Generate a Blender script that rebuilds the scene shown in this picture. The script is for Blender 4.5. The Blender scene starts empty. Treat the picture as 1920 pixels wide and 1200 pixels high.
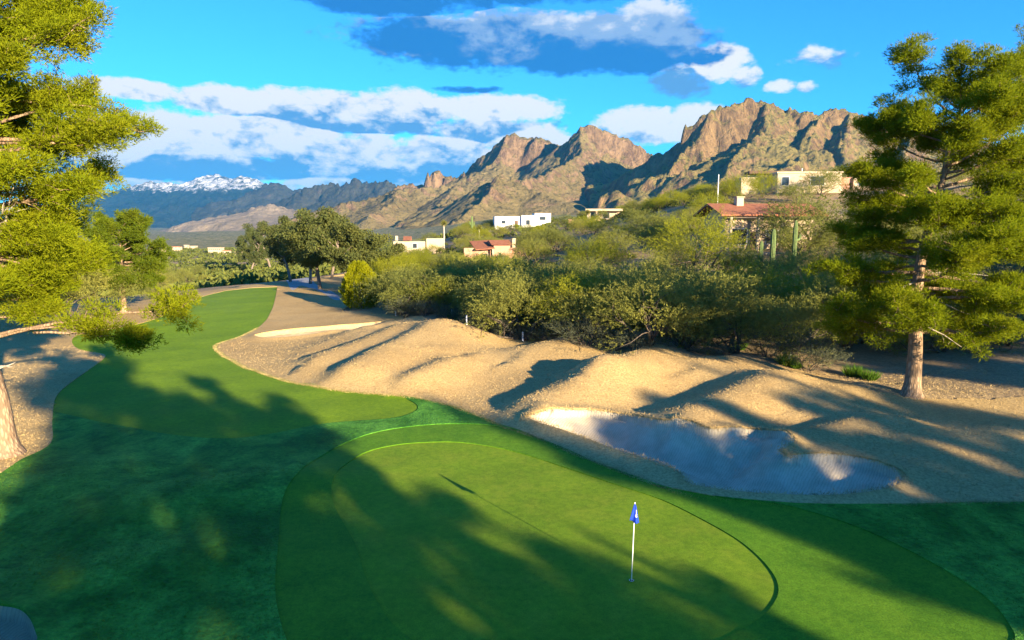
import bpy, math, random
import numpy as np
from mathutils import Vector, Matrix
from mathutils.geometry import delaunay_2d_cdt
rad = math.radians
S = bpy.context.scene
C = S.collection

# ------------------------------------------------------------------ camera, sky, sun, exposure
CAM_Z, PITCH, FPX = 9.5, rad(8), 1280.0
cd = bpy.data.cameras.new('camera'); cam = bpy.data.objects.new('camera', cd); C.objects.link(cam)
cam.location = (0, 0, CAM_Z); cam.rotation_euler = (math.pi / 2 - PITCH, 0, 0)
cd.lens = 24; cd.sensor_width = 36; cd.clip_start = 0.1; cd.clip_end = 60000
S.camera = cam
SUN_EL = rad(12.5); SUN_AZ = math.atan2(0.6, -0.8)
SUN = Vector((math.sin(SUN_AZ) * math.cos(SUN_EL), math.cos(SUN_AZ) * math.cos(SUN_EL), math.sin(SUN_EL)))
ld = bpy.data.lights.new('sun', 'SUN'); ld.energy = 4.4; ld.angle = rad(0.5); ld.color = (1.0, 0.80, 0.52)
lo = bpy.data.objects.new('sun', ld); C.objects.link(lo); lo.rotation_euler = SUN.to_track_quat('Z', 'Y').to_euler()
S.view_settings.view_transform = 'Standard'; S.view_settings.look = 'None'
S.view_settings.gamma = 1.0; S.view_settings.use_curve_mapping = False
EXPO = 2.2
S.view_settings.exposure = EXPO
S.cycles.use_denoising = True
S.cycles.max_bounces = 6; S.cycles.diffuse_bounces = 3; S.cycles.transmission_bounces = 4
S.cycles.volume_bounces = 0; S.cycles.caustics_reflective = False; S.cycles.caustics_refractive = False
SKY_STRENGTH = 0.075
XG = 2.0 ** EXPO

def lin(r, g, b):
    f = lambda c: (c / 255 / 12.92 if c / 255 <= .04045 else ((c / 255 + .055) / 1.055) ** 2.4)
    return (f(r), f(g), f(b))

# node expression helper -------------------------------------------------
class X:
    def __init__(s, nt, sock): s.nt, s.s = nt, sock
    def _m(s, op, *a):
        n = s.nt.nodes.new('ShaderNodeMath'); n.operation = op
        for i, v in enumerate((s,) + a):
            if isinstance(v, X): s.nt.links.new(v.s, n.inputs[i])
            else: n.inputs[i].default_value = v
        return X(s.nt, n.outputs[0])
    def __add__(s, o): return s._m('ADD', o)
    def __sub__(s, o): return s._m('SUBTRACT', o)
    def __mul__(s, o): return s._m('MULTIPLY', o)
    def __truediv__(s, o): return s._m('DIVIDE', o)
    def mx(s, o): return s._m('MAXIMUM', o)
    def clamp(s):
        r = s._m('ADD', 0.0); r.s.node.use_clamp = True; return r
    def ss(s, a, b):
        n = s.nt.nodes.new('ShaderNodeMapRange'); n.interpolation_type = 'SMOOTHSTEP'
        s.nt.links.new(s.s, n.inputs[0]); n.inputs[1].default_value = a; n.inputs[2].default_value = b
        return X(s.nt, n.outputs[0])
def mixc(nt, f, a, b, mode='MIX'):
    n = nt.nodes.new('ShaderNodeMix'); n.data_type = 'RGBA'; n.blend_type = mode
    for i, v in ((0, f), (6, a), (7, b)):
        if isinstance(v, X): nt.links.new(v.s, n.inputs[i])
        elif i == 0: n.inputs[0].default_value = v
        else: n.inputs[i].default_value = (*v, 1)
    return X(nt, n.outputs[2])
def noise(nt, vec, scale, detail=4, rough=.55, dist=0.0, off=None):
    n = nt.nodes.new('ShaderNodeTexNoise'); n.inputs['Scale'].default_value = scale
    n.inputs['Detail'].default_value = detail; n.inputs['Roughness'].default_value = rough; n.inputs['Distortion'].default_value = dist
    if vec is not None: nt.links.new(vec.s, n.inputs['Vector'])
    return X(nt, n.outputs[0])
def vmap(nt, vec, sc=(1, 1, 1), lc=(0, 0, 0), rot=(0, 0, 0)):
    n = nt.nodes.new('ShaderNodeMapping'); nt.links.new(vec.s, n.inputs[0])
    n.inputs['Location'].default_value = lc; n.inputs['Scale'].default_value = sc; n.inputs['Rotation'].default_value = rot
    return X(nt, n.outputs[0])

def pix_dir(px, py):
    v = Vector(((px - 960) / FPX, 1.0, (600 - py) / FPX))
    c, s = math.cos(PITCH), math.sin(PITCH)
    return Vector((v.x, v.y * c + v.z * s, -v.y * s + v.z * c))
def at(px, py, Y):
    d = pix_dir(px, py); k = Y / d.y
    return Vector((d.x * k, Y, CAM_Z + d.z * k))
def to_pix(x, y, z):
    c, s = math.cos(PITCH), math.sin(PITCH); z = z - CAM_Z
    dep = y * c - z * s; up = y * s + z * c
    return 960 + FPX * x / dep, 600 - FPX * up / dep
def azel(px, py):
    d = pix_dir(px, py).normalized()
    return math.atan2(d.x, d.y), math.asin(d.z)

# world: Nishita sky with banks of cumulus
W = bpy.data.worlds.new('World'); S.world = W; W.use_nodes = True
nt = W.node_tree; nt.nodes.clear()
out = nt.nodes.new('ShaderNodeOutputWorld'); bg = nt.nodes.new('ShaderNodeBackground')
nt.links.new(bg.outputs[0], out.inputs[0]); bg.inputs[1].default_value = SKY_STRENGTH
sky = nt.nodes.new('ShaderNodeTexSky'); sky.sky_type = 'NISHITA'; sky.sun_disc = False
sky.sun_elevation = SUN_EL; sky.sun_rotation = SUN_AZ; sky.altitude = 900; sky.air_density = 1.0; sky.dust_density = 0.3; sky.ozone_density = 2.0
skyc = mixc(nt, 1.0, X(nt, sky.outputs[0]), (0.115, 0.545, 1.10), 'MULTIPLY')
tc = nt.nodes.new('ShaderNodeTexCoord'); dirv = X(nt, tc.outputs['Generated'])
sep = nt.nodes.new('ShaderNodeSeparateXYZ'); nt.links.new(dirv.s, sep.inputs[0])
dx, dy, dz = (X(nt, sep.outputs[i]) for i in range(3))
az = dx._m('ARCTAN2', dy); el = dz._m('ARCSINE')
cmb = nt.nodes.new('ShaderNodeCombineXYZ')
nt.links.new(az.s, cmb.inputs[0]); nt.links.new((el * 1.7).s, cmb.inputs[1])
pv = X(nt, cmb.outputs[0])
n1 = noise(nt, pv, 7.5, 7, .56, .25)            # billow
n2 = noise(nt, vmap(nt, pv, lc=(3.1, 1.7, .4)), 22, 6, .55, .1)
n5 = noise(nt, vmap(nt, pv, lc=(1.1, .7, .2)), 75, 4, .55)
n3 = noise(nt, vmap(nt, pv, lc=(.0, .018, 0)), 13, 6, .6, .2)
n4 = noise(nt, vmap(nt, pv, lc=(0, -.014, 0)), 13, 6, .6, .2)
edge = (n1 - .5) * 1.9 + (n2 - .5) * 1.6 + (n5 - .5) * .7
relief = (n4 - n3) * 4.2 + (n2 - .5) * .9 + (n5 - .5) * .6
kS = 1.0 / (SKY_STRENGTH * XG)
def ccol(r, g, b): return tuple(c * kS for c in lin(r, g, b))
WHITE, MID, DARK = ccol(255, 254, 252), ccol(205, 224, 246), ccol(100, 163, 224)
SLATE, SLATE2 = ccol(150, 186, 232), ccol(40, 128, 212)
# (px, py, half width, half height, opacity, brightness bias, edge softness, slate?)
clouds = [
 (560, 345, 420, 36, .55, .25, .9, 0), (780, 330, 200, 34, .6, .15, .8, 0),
 (420, 310, 300, 44, .95, -.75, .5, 0), (800, 318, 170, 40, .8, -.55, .7, 0), (640, 305, 190, 45, .85, -.15, .7, 0),
 (330, 258, 210, 62, 1, .45, .35, 0), (520, 272, 190, 60, 1, .2, .4, 0), (215, 270, 120, 70, 1, .5, .4, 0), (690, 282, 130, 46, .9, .1, .6, 0),
 (840, 285, 130, 46, .95, .2, .5, 0), (985, 268, 110, 46, 1, .5, .4, 0), (910, 245, 170, 36, .9, -.3, .6, 0),
 (255, 168, 110, 24, 1, .7, .35, 0), (430, 188, 130, 32, 1, .5, .4, 0), (590, 200, 140, 40, 1, .15, .4, 0),
 (760, 205, 150, 40, 1, .3, .4, 0), (925, 205, 150, 36, 1, .75, .3, 0), (690, 236, 200, 22, .8, -.45, .6, 0),
 (1195, 240, 120, 44, 1, .45, .35, 0), (1310, 222, 70, 34, 1, .8, .3, 0),
 (1290, 148, 70, 40, .8, -.4, .7, 0), (1345, 122, 76, 44, 1, .65, .35, 0), (1395, 140, 40, 30, .8, .2, .6, 0),
 (1465, 164, 34, 15, .5, .4, .7, 0), (1510, 163, 24, 12, .45, .35, .7, 0), (1530, 102, 70, 22, .25, .1, .9, 0),
 (880, 168, 70, 9, .8, -.8, .8, 1),
 (1000, 78, 380, 66, 1, -.05, .45, 1), (1120, 108, 250, 40, .95, -.5, .5, 1), (820, 70, 170, 46, .95, -.5, .5, 1), (1220, 55, 130, 60, .75, .3, .6, 1),
 (890, 44, 110, 20, .55, .9, .7, 1), (1060, 44, 90, 24, .6, 1.1, .6, 1),
 (740, 0, 200, 34, .7, -.7, .8, 1), (1060, -10, 160, 26, .7, -.6, .8, 1),
 (2300, 200, 300, 60, 1, .4, .4, 0), (2700, 120, 260, 60, 1, .3, .4, 0), (-300, 240, 300, 60, 1, .4, .4, 0), (-700, 150, 260, 60, 1, .2, .4, 0),
 (300, -350, 380, 70, 1, 0, .45, 1), (1700, -420, 380, 70, 1, 0, .45, 1),
]
def madd(x, k, c): return x._m('MULTIPLY_ADD', k, c)
def layer(col, items, slate):
    best = shade = soft = None
    for (px, py, hw, hh, op, br, sf, sl) in items:
        a0, e0 = azel(px, py); a1, e1 = azel(px + hw, py); a2, e2 = azel(px, py - hh)
        ka, ke = 1 / max(abs(a1 - a0), .01), 1 / max(abs(e2 - e0), .004)
        u = madd(az, ka, -a0 * ka); v = madd(el, ke, -e0 * ke)
        m = (madd(v, v, u * u)) * -op; m = m + op
        b = madd(v, .55, br)
        if best is None: best, shade = m, b
        else:
            w = (m - best).ss(-.12, .12); n = nt.nodes.new('ShaderNodeMix'); nt.links.new(w.s, n.inputs[0]); nt.links.new(shade.s, n.inputs[2]); nt.links.new(b.s, n.inputs[3])
            shade = X(nt, n.outputs[0]); best = best.mx(m)
    d = (best + edge).ss(-.02, .5)
    sh = (shade + relief * (.45 if slate else 1.0) + (.0 if slate else .18)).ss(-.55, 1.0)
    if slate: cc = mixc(nt, sh.ss(.05, .5), SLATE2, mixc(nt, sh.ss(.55, 1.), SLATE, ccol(236, 243, 253)))
    else: cc = mixc(nt, sh.ss(.0, .5), DARK, mixc(nt, sh.ss(.4, .85), MID, WHITE))
    return mixc(nt, d, col, cc)
col = layer(skyc, [c for c in clouds if not c[7]], 0)
col = layer(col, [c for c in clouds if c[7]], 1)
nt.links.new(col.s, bg.inputs[0])
W.cycles.sampling_method = 'MANUAL'; W.cycles.sample_map_resolution = 256

# ------------------------------------------------------------------ helpers
def link(o, parent=None):
    C.objects.link(o)
    if parent is not None: o.parent = parent
    return o
def tag(o, label=None, cat=None, group=None, kind=None):
    for k, v in (('label', label), ('category', cat), ('group', group), ('kind', kind)):
        if v: o[k] = v
    return o
def empty(name, loc, rz=0, scale=1.0):
    o = bpy.data.objects.new(name, None); o.location = loc; o.rotation_euler = (0, 0, rz); o.scale = (scale,) * 3
    o.empty_display_size = .2
    return link(o)
def mesh_np(name, v, f, mat=None, smooth=False):
    v = np.asarray(v, np.float32).reshape(-1, 3); f = np.asarray(f, np.int32)
    me = bpy.data.meshes.new(name); k = f.shape[1]
    me.vertices.add(len(v)); me.vertices.foreach_set('co', v.ravel())
    me.loops.add(f.size); me.loops.foreach_set('vertex_index', f.ravel())
    me.polygons.add(len(f)); me.polygons.foreach_set('loop_start', np.arange(0, f.size, k, dtype=np.int32))
    try: me.polygons.foreach_set('loop_total', np.full(len(f), k, np.int32))
    except Exception: pass
    if smooth: me.polygons.foreach_set('use_smooth', np.ones(len(f), bool))
    me.update(calc_edges=True); me.validate()
    if mat: me.materials.append(mat)
    return me
def obj(name, me, parent=None, mat=None):
    o = bpy.data.objects.new(name, me)
    if mat: me.materials.append(mat)
    return link(o, parent)
class MB:
    def __init__(s): s.v, s.f = [], []
    def add(s, v, f):
        n = len(s.v); s.v += [tuple(p) for p in v]; s.f += [tuple(i + n for i in q) for q in f]; return s
    def box(s, x0, x1, y0, y1, z0, z1):
        return s.add([(x0,y0,z0),(x1,y0,z0),(x1,y1,z0),(x0,y1,z0),(x0,y0,z1),(x1,y0,z1),(x1,y1,z1),(x0,y1,z1)],
                     [(3,2,1,0),(4,5,6,7),(0,1,5,4),(1,2,6,5),(2,3,7,6),(3,0,4,7)])
    def tube(s, P, R, n=8, cap=True):
        P = [Vector(p) for p in P]; rings = []
        for i, p in enumerate(P):
            t = (P[min(i + 1, len(P) - 1)] - P[max(i - 1, 0)]).normalized()
            a = t.cross(Vector((0.13, .31, .94)) if abs(t.z) < .9 else Vector((1, .1, 0))).normalized(); b = t.cross(a)
            rings.append([p + (a * math.cos(2*math.pi*j/n) + b * math.sin(2*math.pi*j/n)) * R[i] for j in range(n)])
        v = [q for r in rings for q in r]; f = []
        for i in range(len(P) - 1):
            for j in range(n):
                k = (j + 1) % n; f.append((i*n+j, i*n+k, (i+1)*n+k, (i+1)*n+j))
        if cap: f.append(tuple(range((len(P)-1)*n, len(P)*n))); f.append(tuple(reversed(range(n))))
        return s.add(v, f)
    def mesh(s, name, mat, smooth=False):
        me = bpy.data.meshes.new(name); me.from_pydata(s.v, [], s.f)
        if smooth: me.polygons.foreach_set('use_smooth', np.ones(len(me.polygons), bool))
        me.update(); me.materials.append(mat); return me
    def build(s, name, mat, parent=None, smooth=False): return obj(name, s.mesh(name, mat, smooth), parent)
def boxo(name, mat, parent, *b): return MB().box(*b).build(name, mat, parent)

rng = np.random.default_rng(7)
random.seed(7)
# numpy gradient noise
_perm = np.random.default_rng(3).permutation(4096)
_grad = np.random.default_rng(4).uniform(0, 2 * np.pi, 4096)
def pnoise(x, y):
    xi, yi = np.floor(x).astype(int), np.floor(y).astype(int); xf, yf = x - xi, y - yi
    def g(ix, iy, fx, fy):
        h = _grad[_perm[(_perm[ix & 4095] + iy) & 4095]]; return np.cos(h) * fx + np.sin(h) * fy
    u, v = xf*xf*xf*(xf*(xf*6-15)+10), yf*yf*yf*(yf*(yf*6-15)+10)
    a = g(xi, yi, xf, yf); b = g(xi+1, yi, xf-1, yf); c = g(xi, yi+1, xf, yf-1); d = g(xi+1, yi+1, xf-1, yf-1)
    return ((a*(1-u)+b*u)*(1-v) + (c*(1-u)+d*u)*v) * 1.5
def fbm(x, y, o=5, gain=.5):
    r = 0; a = 1
    for i in range(o): r = r + a * pnoise(x * 2**i + 17.3*i, y * 2**i - 9.1*i); a *= gain
    return r
def ridged(x, y, o=5, gain=.5):
    r = 0; a = 1; t = 0
    for i in range(o): r = r + a * (1 - np.abs(pnoise(x * 2**i + 31.7*i, y * 2**i + 5.3*i)) * 1.6); t += a; a *= gain
    return r / t
def sstep(a, b, x):
    t = np.clip((x - a) / (b - a), 0, 1); return t * t * (3 - 2 * t)

# ------------------------------------------------------------------ materials
def new_mat(name):
    m = bpy.data.materials.new(name); m.use_nodes = True; t = m.node_tree; t.nodes.clear()
    o = t.nodes.new('ShaderNodeOutputMaterial'); return m, t, o
def obj_vec(t):
    n = t.nodes.new('ShaderNodeTexCoord'); return X(t, n.outputs['Object'])
def pos_vec(t):
    n = t.nodes.new('ShaderNodeNewGeometry'); return X(t, n.outputs['Position'])
def bsdf(t, o, colr, rough=.9, bump=None, bstr=.5, bdist=.02, spec=.2):
    p = t.nodes.new('ShaderNodeBsdfPrincipled'); p.inputs['Roughness'].default_value = rough
    p.inputs['Specular IOR Level'].default_value = spec
    if isinstance(colr, X): t.links.new(colr.s, p.inputs['Base Color'])
    else: p.inputs['Base Color'].default_value = (*colr, 1)
    if bump is not None:
        b = t.nodes.new('ShaderNodeBump'); b.inputs['Strength'].default_value = bstr; b.inputs['Distance'].default_value = bdist
        t.links.new(bump.s, b.inputs['Height']); t.links.new(b.outputs[0], p.inputs['Normal'])
    t.links.new(p.outputs[0], o.inputs[0]); return p
def m_plain(name, c, rough=.8, var=.12, scale=3.0, spec=.2):
    m, t, o = new_mat(name); v = obj_vec(t); n = noise(t, v, scale, 5, .6)
    cc = mixc(t, n.ss(.3, .7), tuple(x * (1 - var) for x in c), tuple(min(1, x * (1 + var)) for x in c))
    bsdf(t, o, cc, rough, noise(t, v, scale * 12, 3), .25, .01, spec); return m
def m_turf(name, a, b, c, fine, bstr, bdist, stripe=None):
    m, t, o = new_mat(name); v = pos_vec(t)
    big = noise(t, vmap(t, v, (1, .55, 1), rot=(0, 0, .6)), .22, 5, .65, .8); mid = noise(t, v, .9, 5, .65); fn = noise(t, v, fine, 3, .7); md2 = noise(t, v, 4.5, 4, .7)
    cc = mixc(t, big.ss(.36, .64), a, b); cc = mixc(t, (mid.ss(.42, .7) * .7), cc, c)
    cc = mixc(t, md2.ss(.3, .7), mixc(t, 1.0, cc, (.80, .84, .8), 'MULTIPLY'), mixc(t, 1.0, cc, (1.14, 1.1, 1.1), 'MULTIPLY'))
    cc = mixc(t, fn.ss(.25, .75), mixc(t, 1.0, cc, (.72, .74, .7), 'MULTIPLY'), mixc(t, 1.0, cc, (1.22, 1.2, 1.15), 'MULTIPLY'))
    if stripe:
        w = vmap(t, v, rot=(0, 0, stripe[0])); n = t.nodes.new('ShaderNodeTexWave'); t.links.new(w.s, n.inputs[0])
        n.inputs['Scale'].default_value = stripe[1]; n.inputs['Distortion'].default_value = 1.2; n.inputs['Detail'].default_value = 1
        n.inputs['Detail Scale'].default_value = .3
        cc = mixc(t, X(t, n.outputs[1]).ss(.35, .65) * stripe[2], cc, mixc(t, 1.0, cc, (.78, .82, .8), 'MULTIPLY'))
    bsdf(t, o, cc, .85, fn, bstr, bdist, .15); return m
M = {}
M['green'] = m_turf('putting_green_turf', (.130, .230, .009), (.165, .265, .011), (.190, .260, .016), 30, .25, .008, (1.1, .09, .35))
M['fringe'] = m_turf('collar_turf', (.080, .200, .008), (.110, .230, .010), (.060, .165, .007), 20, .4, .015)
M['fairway'] = m_turf('fairway_turf', (.145, .250, .006), (.175, .280, .008), (.120, .215, .006), 22, .35, .015, (.9, .07, .4))
M['surround'] = m_turf('rye_rough_turf', (.038, .165, .012), (.125, .350, .040), (.020, .105, .008), 8, 1.0, .08, (.5, .05, .6))
M['blade'] = m_turf('rye_blades', (.065, .180, .014), (.125, .225, .024), (.045, .130, .010), 9, .2, .01)
def m_rough():
    m, t, o = new_mat('dormant_bermuda'); v = pos_vec(t)
    big = noise(t, v, .12, 4, .6, .8); mid = noise(t, v, 1.1, 5, .65); fn = noise(t, v, 9, 4, .75); sp = noise(t, v, .33, 5, .7, .5)
    cc = mixc(t, big.ss(.35, .65), (.47, .335, .150), (.41, .285, .125))
    cc = mixc(t, mid.ss(.5, .8) * .6, cc, (.34, .235, .105))
    cc = mixc(t, sp.ss(.64, .74) * mid.ss(.45, .65) * .7, cc, (.17, .19, .045))
    cc = mixc(t, fn.ss(.3, .62), mixc(t, 1.0, cc, (.68, .65, .62), 'MULTIPLY'), mixc(t, 1.0, cc, (1.14, 1.13, 1.1), 'MULTIPLY'))
    bsdf(t, o, cc, .95, fn + mid * .5, .65, .05, .05); return m
M['rough'] = m_rough()
M['straw'] = m_plain('straw_blades', (.46, .335, .15), .9, .35, 1.3)
def m_sand(name='bunker_sand', a=(.49, .41, .285), b=(.64, .545, .39)):
    m, t, o = new_mat(name); v = pos_vec(t)
    w = t.nodes.new('ShaderNodeTexWave'); t.links.new(vmap(t, v, rot=(0, 0, .7)).s, w.inputs[0]); w.inputs['Scale'].default_value = 3.2
    w.inputs['Distortion'].default_value = 5; w.inputs['Detail'].default_value = 3
    n = noise(t, v, 1.2, 5, .65); f = noise(t, v, 60, 3, .7)
    cc = mixc(t, n.ss(.3, .7), a, b)
    cc = mixc(t, f.ss(.3, .7), mixc(t, 1.0, cc, (.80, .80, .80), 'MULTIPLY'), cc)
    cc = mixc(t, X(t, w.outputs[1]).ss(.0, .5), mixc(t, 1.0, cc, (.84, .84, .85), 'MULTIPLY'), cc)
    bsdf(t, o, cc, .95, X(t, w.outputs[1]) * .22 + n * .8 + f * .3, .75, .06, .05); return m
M['sand'] = m_sand(); M['toned_down_sand'] = m_sand('toned_down_sand', (.34, .27, .17), (.44, .35, .22))  # second sand is a darkened copy, its colour offsets the overexposing sunlight
def m_soil():
    m, t, o = new_mat('desert_soil'); v = pos_vec(t)
    big = noise(t, v, .05, 5, .65, .5); n = noise(t, v, .5, 6, .7); f = noise(t, v, 5, 4, .75)
    far = noise(t, v, .012, 8, .75); dots = noise(t, v, .09, 5, .75)
    cc = mixc(t, big.ss(.35, .65), (.42, .31, .17), (.34, .24, .13))
    cc = mixc(t, n.ss(.5, .75) * .7, cc, (.16, .13, .07))
    cc = mixc(t, f.ss(.3, .7), mixc(t, 1.0, cc, (.6, .6, .6), 'MULTIPLY'), cc)
    n2 = t.nodes.new('ShaderNodeVectorMath'); n2.operation = 'LENGTH'; t.links.new(v.s, n2.inputs[0])
    dist = X(t, n2.outputs['Value']).ss(350, 900)
    scrub = mixc(t, dots.ss(.42, .55), (.34, .27, .14), mixc(t, far.ss(.4, .6), (.080, .100, .035), (.14, .15, .05)))
    cc = mixc(t, dist, cc, scrub)
    bsdf(t, o, cc, .95, f + n, .7, .08, .05); return m
M['soil'] = m_soil()
def m_leaf(name, a, b, dark, trans=.35, objvar=.5, bmul=1.0):
    m, t, o = new_mat(name)
    gi = t.nodes.new('ShaderNodeNewGeometry'); oi = t.nodes.new('ShaderNodeObjectInfo')
    isl = X(t, gi.outputs['Random Per Island']); ov = X(t, oi.outputs['Random'])
    v = obj_vec(t); cl = noise(t, v, .55, 3, .6)
    cc = mixc(t, isl, a, b); cc = mixc(t, cl.ss(.45, .75) * .5, cc, dark)
    cc = mixc(t, ov * objvar, cc, mixc(t, 1.0, cc, (.46, .60, .80), 'MULTIPLY'))
    d = t.nodes.new('ShaderNodeBsdfDiffuse'); tr = t.nodes.new('ShaderNodeBsdfTranslucent'); mx = t.nodes.new('ShaderNodeMixShader')
    mx.inputs[0].default_value = trans
    t.links.new(cc.s, d.inputs[0]); t.links.new(cc.s, tr.inputs[0])
    t.links.new(d.outputs[0], mx.inputs[1]); t.links.new(tr.outputs[0], mx.inputs[2]); t.links.new(mx.outputs[0], o.inputs[0]); return m
M['pine'] = m_leaf('pine_needles', (.255, .285, .010), (.160, .210, .009), (.335, .325, .016), .48, .3)
M['pine_dark'] = m_leaf('dark_pine_needles', (.135, .175, .012), (.085, .125, .010), (.185, .205, .016), .35, .2)
M['mesq'] = m_leaf('mesquite_leaves', (.300, .290, .055), (.205, .215, .050), (.400, .360, .075), .42, .6)
M['verde'] = m_leaf('palo_verde_leaves', (.310, .310, .024), (.220, .240, .020), (.380, .350, .036), .45, .4)
M['grey'] = m_leaf('grey_shrub_twigs', (.120, .130, .075), (.085, .095, .055), (.150, .140, .085), .2, .6)
M['euc'] = m_leaf('gum_leaves', (.135, .145, .040), (.080, .100, .030), (.205, .190, .042), .30, .6)
M['cyp'] = m_leaf('cypress_sprays', (.240, .250, .008), (.185, .205, .006), (.280, .265, .012), .3, .1)
M['scrub'] = m_leaf('valley_scrub_leaves', (.150, .165, .035), (.085, .110, .028), (.185, .180, .042), .25, .1)
def m_bark(name, a, b, sc=6):
    m, t, o = new_mat(name); v = obj_vec(t); n = noise(t, vmap(t, v, (1, 1, .25)), sc, 6, .7, .4)
    vo = t.nodes.new('ShaderNodeTexVoronoi'); t.links.new(vmap(t, v, (1, 1, .3)).s, vo.inputs['Vector']); vo.inputs['Scale'].default_value = sc * 1.6
    k = X(t, vo.outputs[0])
    cc = mixc(t, n.ss(.3, .7), a, b); cc = mixc(t, k.ss(.25, .6) * .6, cc, tuple(x * .45 for x in a))
    bsdf(t, o, cc, .95, n - k * .8, .9, .06, .05); return m
M['bark'] = m_bark('pine_bark', (.30, .20, .125), (.40, .29, .19))
M['twig'] = m_bark('mesquite_bark', (.115, .09, .07), (.20, .165, .13), 9)
M['gum'] = m_bark('gum_bark', (.30, .25, .20), (.20, .15, .11), 4)
M['dead'] = m_plain('dead_wood', (.42, .36, .29), .9, .2, 6)

# ------------------------------------------------------------------ terrain height
CP = [  # x, y, z
 (0,8,0),(0,15,0),(-10,20,0),(10,20,0),(0,28,0),(-20,28,.2),(-14,10,0),(15,12,0),(30,20,.3),(30,5,.2),(-30,10,.3),(0,-20,.1),(40,-30,.3),(-40,-30,.3),
 (-34,40,.5),(-14,45,0),(-28,58,.1),(-20,75,.1),(-36,75,.3),(-34,100,0),(-45,110,-.3),(-40,135,-1),(-60,75,-.5),(-85,100,-3),(-70,140,-5),(-20,100,.3),(-22,130,-.5),
 (4,38,.7),(-4,55,.6),(9,48,.8),(16,40,.7),(20.9,35.3,.55),(30,33,.6),(24,27,.3),(-10,68,.5),
 (0,58,.4),(14,50,.5),(22,43,.6),(34,45,2.0),(40,70,5.0),
 (-8,82,.8),(6,75,1.8),(20,70,3.0),(34,88,6.2),(40,92,6.8),(55,100,8.5),
 (-10,120,1.6),(-3,120,3.0),(12,110,5.2),(10,140,6.5),(28,130,10.5),(36,130,13.0),(60,140,16.5),(75,140,17.),(48,125,13.0),(95,150,19),(60,60,6),
 (-20,165,2.2),(-30,150,.2),(-15,200,6.3),(4,208,8.8),(24,190,10.6),(25,160,10.2),(60,200,18),(4,260,8),(40,280,12),(110,260,22),
 (-60,200,-8),(-110,280,-13),(-60,330,-9),(-200,450,-17),(-310,700,-19),(-150,700,-14),(0,450,3),(0,700,4),(150,500,14),(-600,1400,-27),(-200,1400,-15),(200,1200,20),(700,1000,40),
 (-1200,2600,-30),(-600,2600,-10),(-2000,6000,-25),(0,2000,30),(1500,2500,60),(-3000,12000,0),(6000,12000,100),(-800,500,-30),(300,-400,0),(-300,-400,0),(0,-1500,0),(2500,0,20),(-2500,0,-20),(8000,-8000,0),(-8000,-8000,0)]
CP = np.array(CP, float)
def warp(x, y):
    r = np.hypot(x, y) + 1e-6; k = np.log1p(r / 30.) * 30 / r; return x * k, y * k
_cx, _cy = warp(CP[:, 0], CP[:, 1])
def _tps(r2): return np.where(r2 > 1e-9, r2 * np.log(r2 + 1e-12), 0.)
def _fit():
    n = len(CP); K = _tps((_cx[:, None]-_cx[None])**2 + (_cy[:, None]-_cy[None])**2) + np.eye(n) * 3.0
    P = np.c_[np.ones(n), _cx, _cy]; A = np.zeros((n+3, n+3)); A[:n, :n] = K; A[:n, n:] = P; A[n:, :n] = P.T
    return np.linalg.solve(A, np.r_[CP[:, 2], 0, 0, 0])
_w = _fit()
def base_h(x, y):
    x = np.atleast_1d(np.asarray(x, float)); y = np.atleast_1d(np.asarray(y, float)); wx, wy = warp(x, y); out = np.empty(len(x))
    for i in range(0, len(x), 20000):
        sl = slice(i, i + 20000)
        K = _tps((wx[sl, None]-_cx[None])**2 + (wy[sl, None]-_cy[None])**2)
        out[sl] = K @ _w[:-3] + _w[-3] + _w[-2]*wx[sl] + _w[-1]*wy[sl]
    return out
def flat(px, py, z=.6):
    d = pix_dir(px, py); k = (z - CAM_Z) / d.z; return d.x * k, d.y * k
def inside(P, x, y):
    r = np.zeros(len(x), bool); n = len(P)
    for i in range(n):
        (x0, y0), (x1, y1) = P[i], P[(i+1) % n]
        if y0 == y1: continue
        r ^= ((y0 > y) != (y1 > y)) & (x < (x1-x0)*(y-y0)/(y1-y0)+x0)
    return r
def edge_dist(P, x, y, closed=True):
    d = np.full(len(x), 1e9); n = len(P)
    for i in range(n if closed else n - 1):
        a, b = np.array(P[i]), np.array(P[(i+1) % n]); ab = b - a; L2 = ab @ ab + 1e-12
        t = np.clip(((x-a[0])*ab[0]+(y-a[1])*ab[1])/L2, 0, 1); d = np.minimum(d, np.hypot(x-a[0]-t*ab[0], y-a[1]-t*ab[1]))
    return d
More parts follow.
